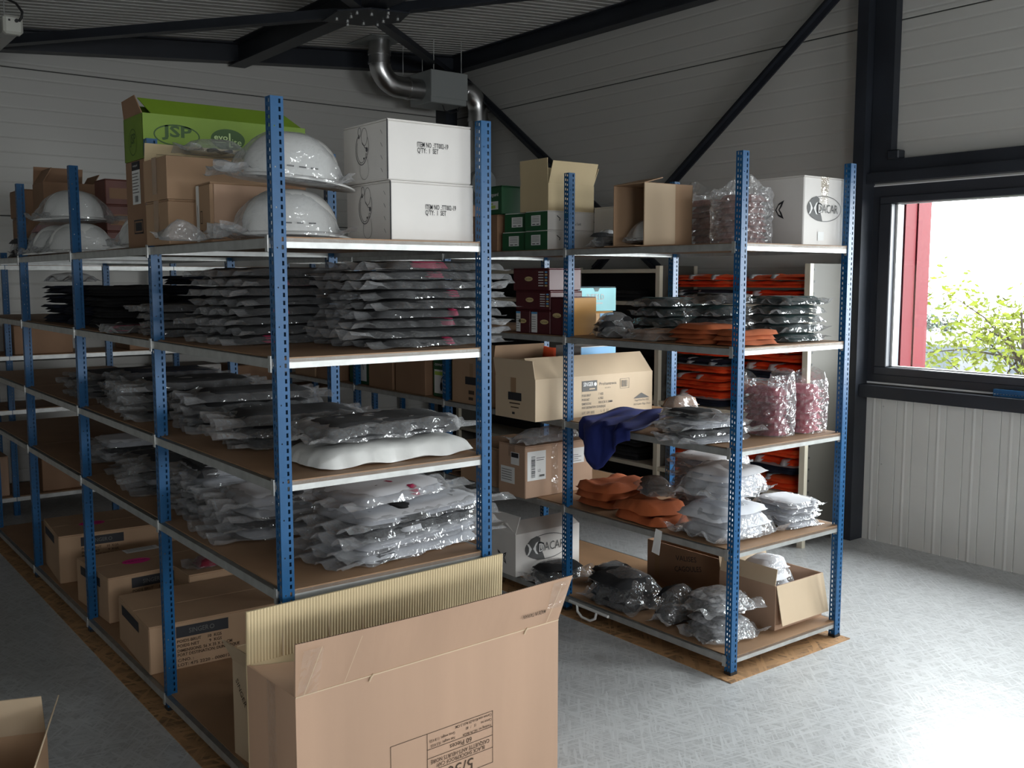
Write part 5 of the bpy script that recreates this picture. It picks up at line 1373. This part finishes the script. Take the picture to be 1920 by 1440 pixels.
F = Face('left', (.16, .46, .19)); F.text('VALISES', .19, .125, .024, M_INK, width=.13, rot=8).text('CAGOULES', .185, .07, .024, M_INK, width=.17, rot=12).rect(.05, .0, .085, .19, M_TAPE); F.build(tt)
S = (.325, .30, .190)
tt = carton('carton_box', 'open kraft carton with one flap hanging down at the end of the bottom shelf', (3.475, 2.655, T0), S, 0, M_CARDP, top='open', flaps=[('front', 258, .165), ('left', 80, .07), ('back', 100, .09)], inner=M_CARDB)
bundle('film_parcel', 'puffed clear bag sticking out of the open kraft carton', (3.46, 2.67, T0 + .10), (.20, .2, .18), 0, M_WHITECL, 115, M_FILM_T, puff=.02)
# white carrier handle of a bag
hd = MB()
y0 = 3.21
hd.tube([(2.908, y0 + .13, .068), (2.906, y0 - .13, .064)], .007, 8)
hd.tube([(2.905, y0 + .075, .066), (2.902, y0 + .068, .036), (2.900, y0 + .035, .018), (2.900, y0 - .02, .017), (2.902, y0 - .05, .034), (2.904, y0 - .058, .064)], .006, 8)
tag(hd.build('carrier_handle', mat('white_handle_plastic', (.70, .70, .68), .4)), 'white plastic carrier handle sticking out over the bottom shelf edge', 'handle')
# far bays of the bottom shelf
S = (.26, .3, .20)
tt = thing('green_tub', 'ribbed bottle green plastic tub on the far bottom shelf', 'tub', (3.12, 5.62, T0))
MB().box((-.13, -.15, 0), (.13, .15, .2)).build('tub_body', M_CGREEN, tt)
for k in range(5): MB().box((-.136, -.156, .02 + .04 * k), (.136, .156, .03 + .04 * k)).build('rib', M_CGREEN, tt)
for i, (x, y, sx, sy, h, m_) in enumerate(((3.1, 4.9, .34, .5, .12, M_BLACKP), (3.12, 5.30, .2, .24, .14, M_WHITEC))):
    carton('carton_box', ('flat black carton', 'small white carton')[i] + ' on the far bottom shelf near the green tub', (x, y, T0), (sx, sy, h), 0, m_)

# ================================================================ high visibility clothes
HL = []
def hivis(label, loc, size, rot, seed, mode=0):
    L, W, H = size
    t = thing('folded_jacket', label, 'jacket', loc, R(rot), 'folded high visibility jackets')
    a, b = ((M_HIVIS, M_NAVY), (M_NAVY, M_HIVIS), (M_HIVIS, M_HIVIS))[mode]
    g = cached(('hv', L, W, H, seed % 4), lambda: (*layers(L, W, H * .46, 2, 21 + seed % 4, .03, .012, off=.018, p=7), 'jacket_body', True), b)
    link('jacket_body', g, None, t, (0, 0, .001))
    g = cached(('hv2', L, W, H, seed % 4), lambda: (*layers(L * .97, W * .97, H * .38, 2, 41 + seed % 4, .03, .012, off=.018, p=7), 'jacket_sleeve', True), a)
    link('jacket_sleeve', g, None, t, (0, 0, H * .57))
    if seed % 2:
        s = cached(('hv4', L, W, H), lambda: (*slab(L * 1.0, W * .97, H * .14, 9, .03, .004, p=12, q=6), 'reflective_band', True), M_REFL)
        link('reflective_band', s, None, t, (-.004, 0, H * .50))
    for u in ((-.28, .12), (.24,), (-.05, .30))[seed % 3]:
        s = cached(('hv3', L, W, H), lambda: (*slab(L * 1.005, .05, H * .46, 3, .02, .002, p=9, q=3), 'reflective_band', True), M_REFL)
        link('reflective_band', s, None, t, (-.002, u * W, H * .55))
k = 0
for sname, yc in (('first', 3.685), ('second', 4.245)):
    for lname, z, cnt, hh in (('upper', CL[3], 2, .080), ('middle', CL[2], 5, .088), ('lower', CL[1], 3, .085)):
        for i in range(cnt):
            k += 1
            hivis('folded orange navy jacket, %s from below, %s pile from column, %s beige shelf' % (ORD[i] if i else 'first', sname, lname), (4.875, yc, CL_ if False else z + i * (hh * 1.19) + .001), (.30, .46, hh), 0, k, (2, 0, 2, 1)[k % 4])
for j, (yc, z, cnt) in enumerate(((4.95, CL[3], 1), (5.40, CL[3], 1), (4.95, CL[2], 3), (5.4, CL[2], 2), (4.95, CL[1], 2))):
    for i in range(cnt):
        folded('folded_garment', 'folded black garment, %s from below, black pile %s of the beige shelf' % (ORD[i] if i else 'first', ('one', 'two', 'three', 'four', 'five')[j]), (4.875, yc, z + i * .092), (.28, .38, .07), 0, M_BLACKC, 600 + j * 5 + i, n=3, group='folded black garments')

# ================================================================ goods on the gable wall rack
for i, (x, z, w, h, m_, what) in enumerate(((.55, DL[2], .40, .20, M_CARD, 'stamped kraft carton'), (1.55, DL[2], .36, .19, M_CARDD, 'dark kraft carton'), (.62, DL[1], .42, .16, M_CARD, 'low kraft carton'),
        (1.02, DL[1], .30, .10, M_WHITEC, 'flat white carton'), (1.9, DL[1], .4, .16, M_CARDD, 'low dark carton'), (.62, DL[0], .46, .30, M_CARD, 'tall kraft carton'), (2.3, DL[2], .4, .26, M_CARDD, 'tall dark carton'),
        (2.85, DL[2], .36, .2, M_CARD, 'plain kraft carton'), (2.55, DL[1], .4, .22, M_WHITEC, 'square white carton'), (3.05, DL[1], .36, .2, M_CARDD, 'square dark carton'), (1.1, DL[0], .4, .26, M_CARDP, 'broad pale carton'), (3.6, DL[2], .4, .24, M_CARDD, 'wide dark carton'), (1.7, DL[0], .4, .3, M_CARDD, 'deep dark carton'))):
    tt = carton('carton_box', what + ' on the rack along the gable wall', (x, 7.24, z + .0036), (w, .34, h), 0, m_)
    F = Face('front', (w, .34, h))
    if i == 0: F.text('PHDGRU', .06, .11, .035, M_INKB, width=.24, bold=.02).text('CX-130', .10, .06, .02, M_INKB)
    elif i % 2 == 0: F.frame(w * .4, h * .35, w * .55, h * .6, .004, M_PAPER)
    F.build(tt)
# hanging bunch of looped straps
t = thing('strap_bunch', 'bunch of looped yellowish straps in a dark bag on the gable wall rack', 'straps', (1.08, 7.16, DL[2] + .0036))
rng = random.Random(3)
v, f = layers(.26, .22, .16, 3, 8, .03, .015, p=3); link('bag', np_mesh('bag', v, f, True), M_BLACKC, t)
M_STRAP = mat('yellowish_strap', (.42, .36, .20), .6)
for i in range(9):
    a = -.10 + .025 * i; h = .05 + .05 * rng.random()
    MB().tube([(a, -.115, .004), (a - .015, -.125 - .01 * rng.random(), h), (a + .01, -.13, h + .012), (a + .022, -.122, h - .01), (a + .012, -.115, .006)], .005, 6).build('strap', M_STRAP, t)

# loose blue post lying on the window rail
t = link('loose_post', POST, None, None, (5.135, 2.545, .927 + .036)); t.rotation_euler = (R(90), 0, 0); t.scale = (1, 1, .75)
t.rotation_euler = Matrix(((0, 1, 0), (0, 0, -1), (-1, 0, 0))).to_euler()
tag(t, 'loose blue slotted post lying on the steel rail under the window', 'post')

# ================================================================ outside the window
M_LEAF = mat('young_leaf', (.045, .055, .006), .6, spec=0.02, var=.5, vscale=3); M_BARK = mat('bark', (.02, .017, .012), .9, spec=0.02); M_LEAF2 = mat('far_leaf', (.035, .045, .038), .7, spec=0.02, var=.3, vscale=2)
M_ASPH = mat('outside_ground', (.045, .048, .052), .9, spec=0.02); M_OWALL = mat('neighbour_facade', (.042, .048, .055), .8, spec=0.02)
MB().box((WX + .2, -40, -3.3), (70, 60, -3.2)).build('ground_outside', M_ASPH, kind='structure')
q = at(1790, 648, x=24); nb = MB().box((24, q[1] - 12, -3.2), (30, q[1] + 9, q[2])).build('neighbour_building', M_OWALL)
tag(nb, 'low grey flat building seen beyond the trees outside the window', 'building')
for k in range(8): MB().box((23.97, q[1] - 11 + 2.4 * k, -1.6), (24, q[1] - 9.6 + 2.4 * k, -.4)).build('facade_window', M_FRAME, nb)
def tree(name, label, base, crown, r, nl, ml, seed, ls):
    t = thing(name, label, 'tree', base); rng = random.Random(seed)
    top = Vector(crown) - Vector(base)
    b = MB(); b.tube([(0, 0, 0), (top.x * .3, top.y * .3, top.z * .5), (top.x, top.y, top.z)], [.05, .03, .012], 8)
    tips = []
    for i in range(44):
        s = .35 + .6 * rng.random(); p0 = Vector((top.x * s, top.y * s, top.z * s))
        d = Vector((rng.gauss(0, 1), rng.gauss(0, 1), rng.gauss(.3, .7))).normalized() * r * (.4 + .6 * rng.random())
        b.tube([p0, p0 + d * .5 + Vector((0, 0, .08)), p0 + d], [.013, .009, .004], 5); tips += [p0 + d * .55, p0 + d * .8, p0 + d]
    b.build('trunk', M_BARK, t)
    vs = []; fs = []
    for i in range(nl):
        c = rng.choice(tips) + Vector((rng.gauss(0, .16), rng.gauss(0, .16), rng.gauss(0, .13))) * (r / 1.2)
        u = Vector((rng.gauss(0, 1), rng.gauss(0, 1), rng.gauss(0, 1))).normalized(); w = u.orthogonal().normalized(); l = ls * (.6 + .8 * rng.random())
        k = len(vs); vs += [c - u * l, c + w * l * .45, c + u * l, c - w * l * .45]; fs.append((k, k + 1, k + 2, k + 3))
    MB().add(vs, fs).build('foliage', ml, t, kind='stuff')
q = at(1915, 585, x=10.5); tree('leafy_tree', 'yellow green tree close outside the window', (10.5, float(q[1]) - .3, -3.2), tuple(map(float, q)), 1.3, 8000, M_LEAF, 4, .042)
q = at(1768, 590, x=34); tree('leafy_tree', 'pale distant tree above the low grey building', (34, float(q[1]), -3.2), tuple(map(float, q)), 1.0, 500, M_LEAF2, 9, .14)
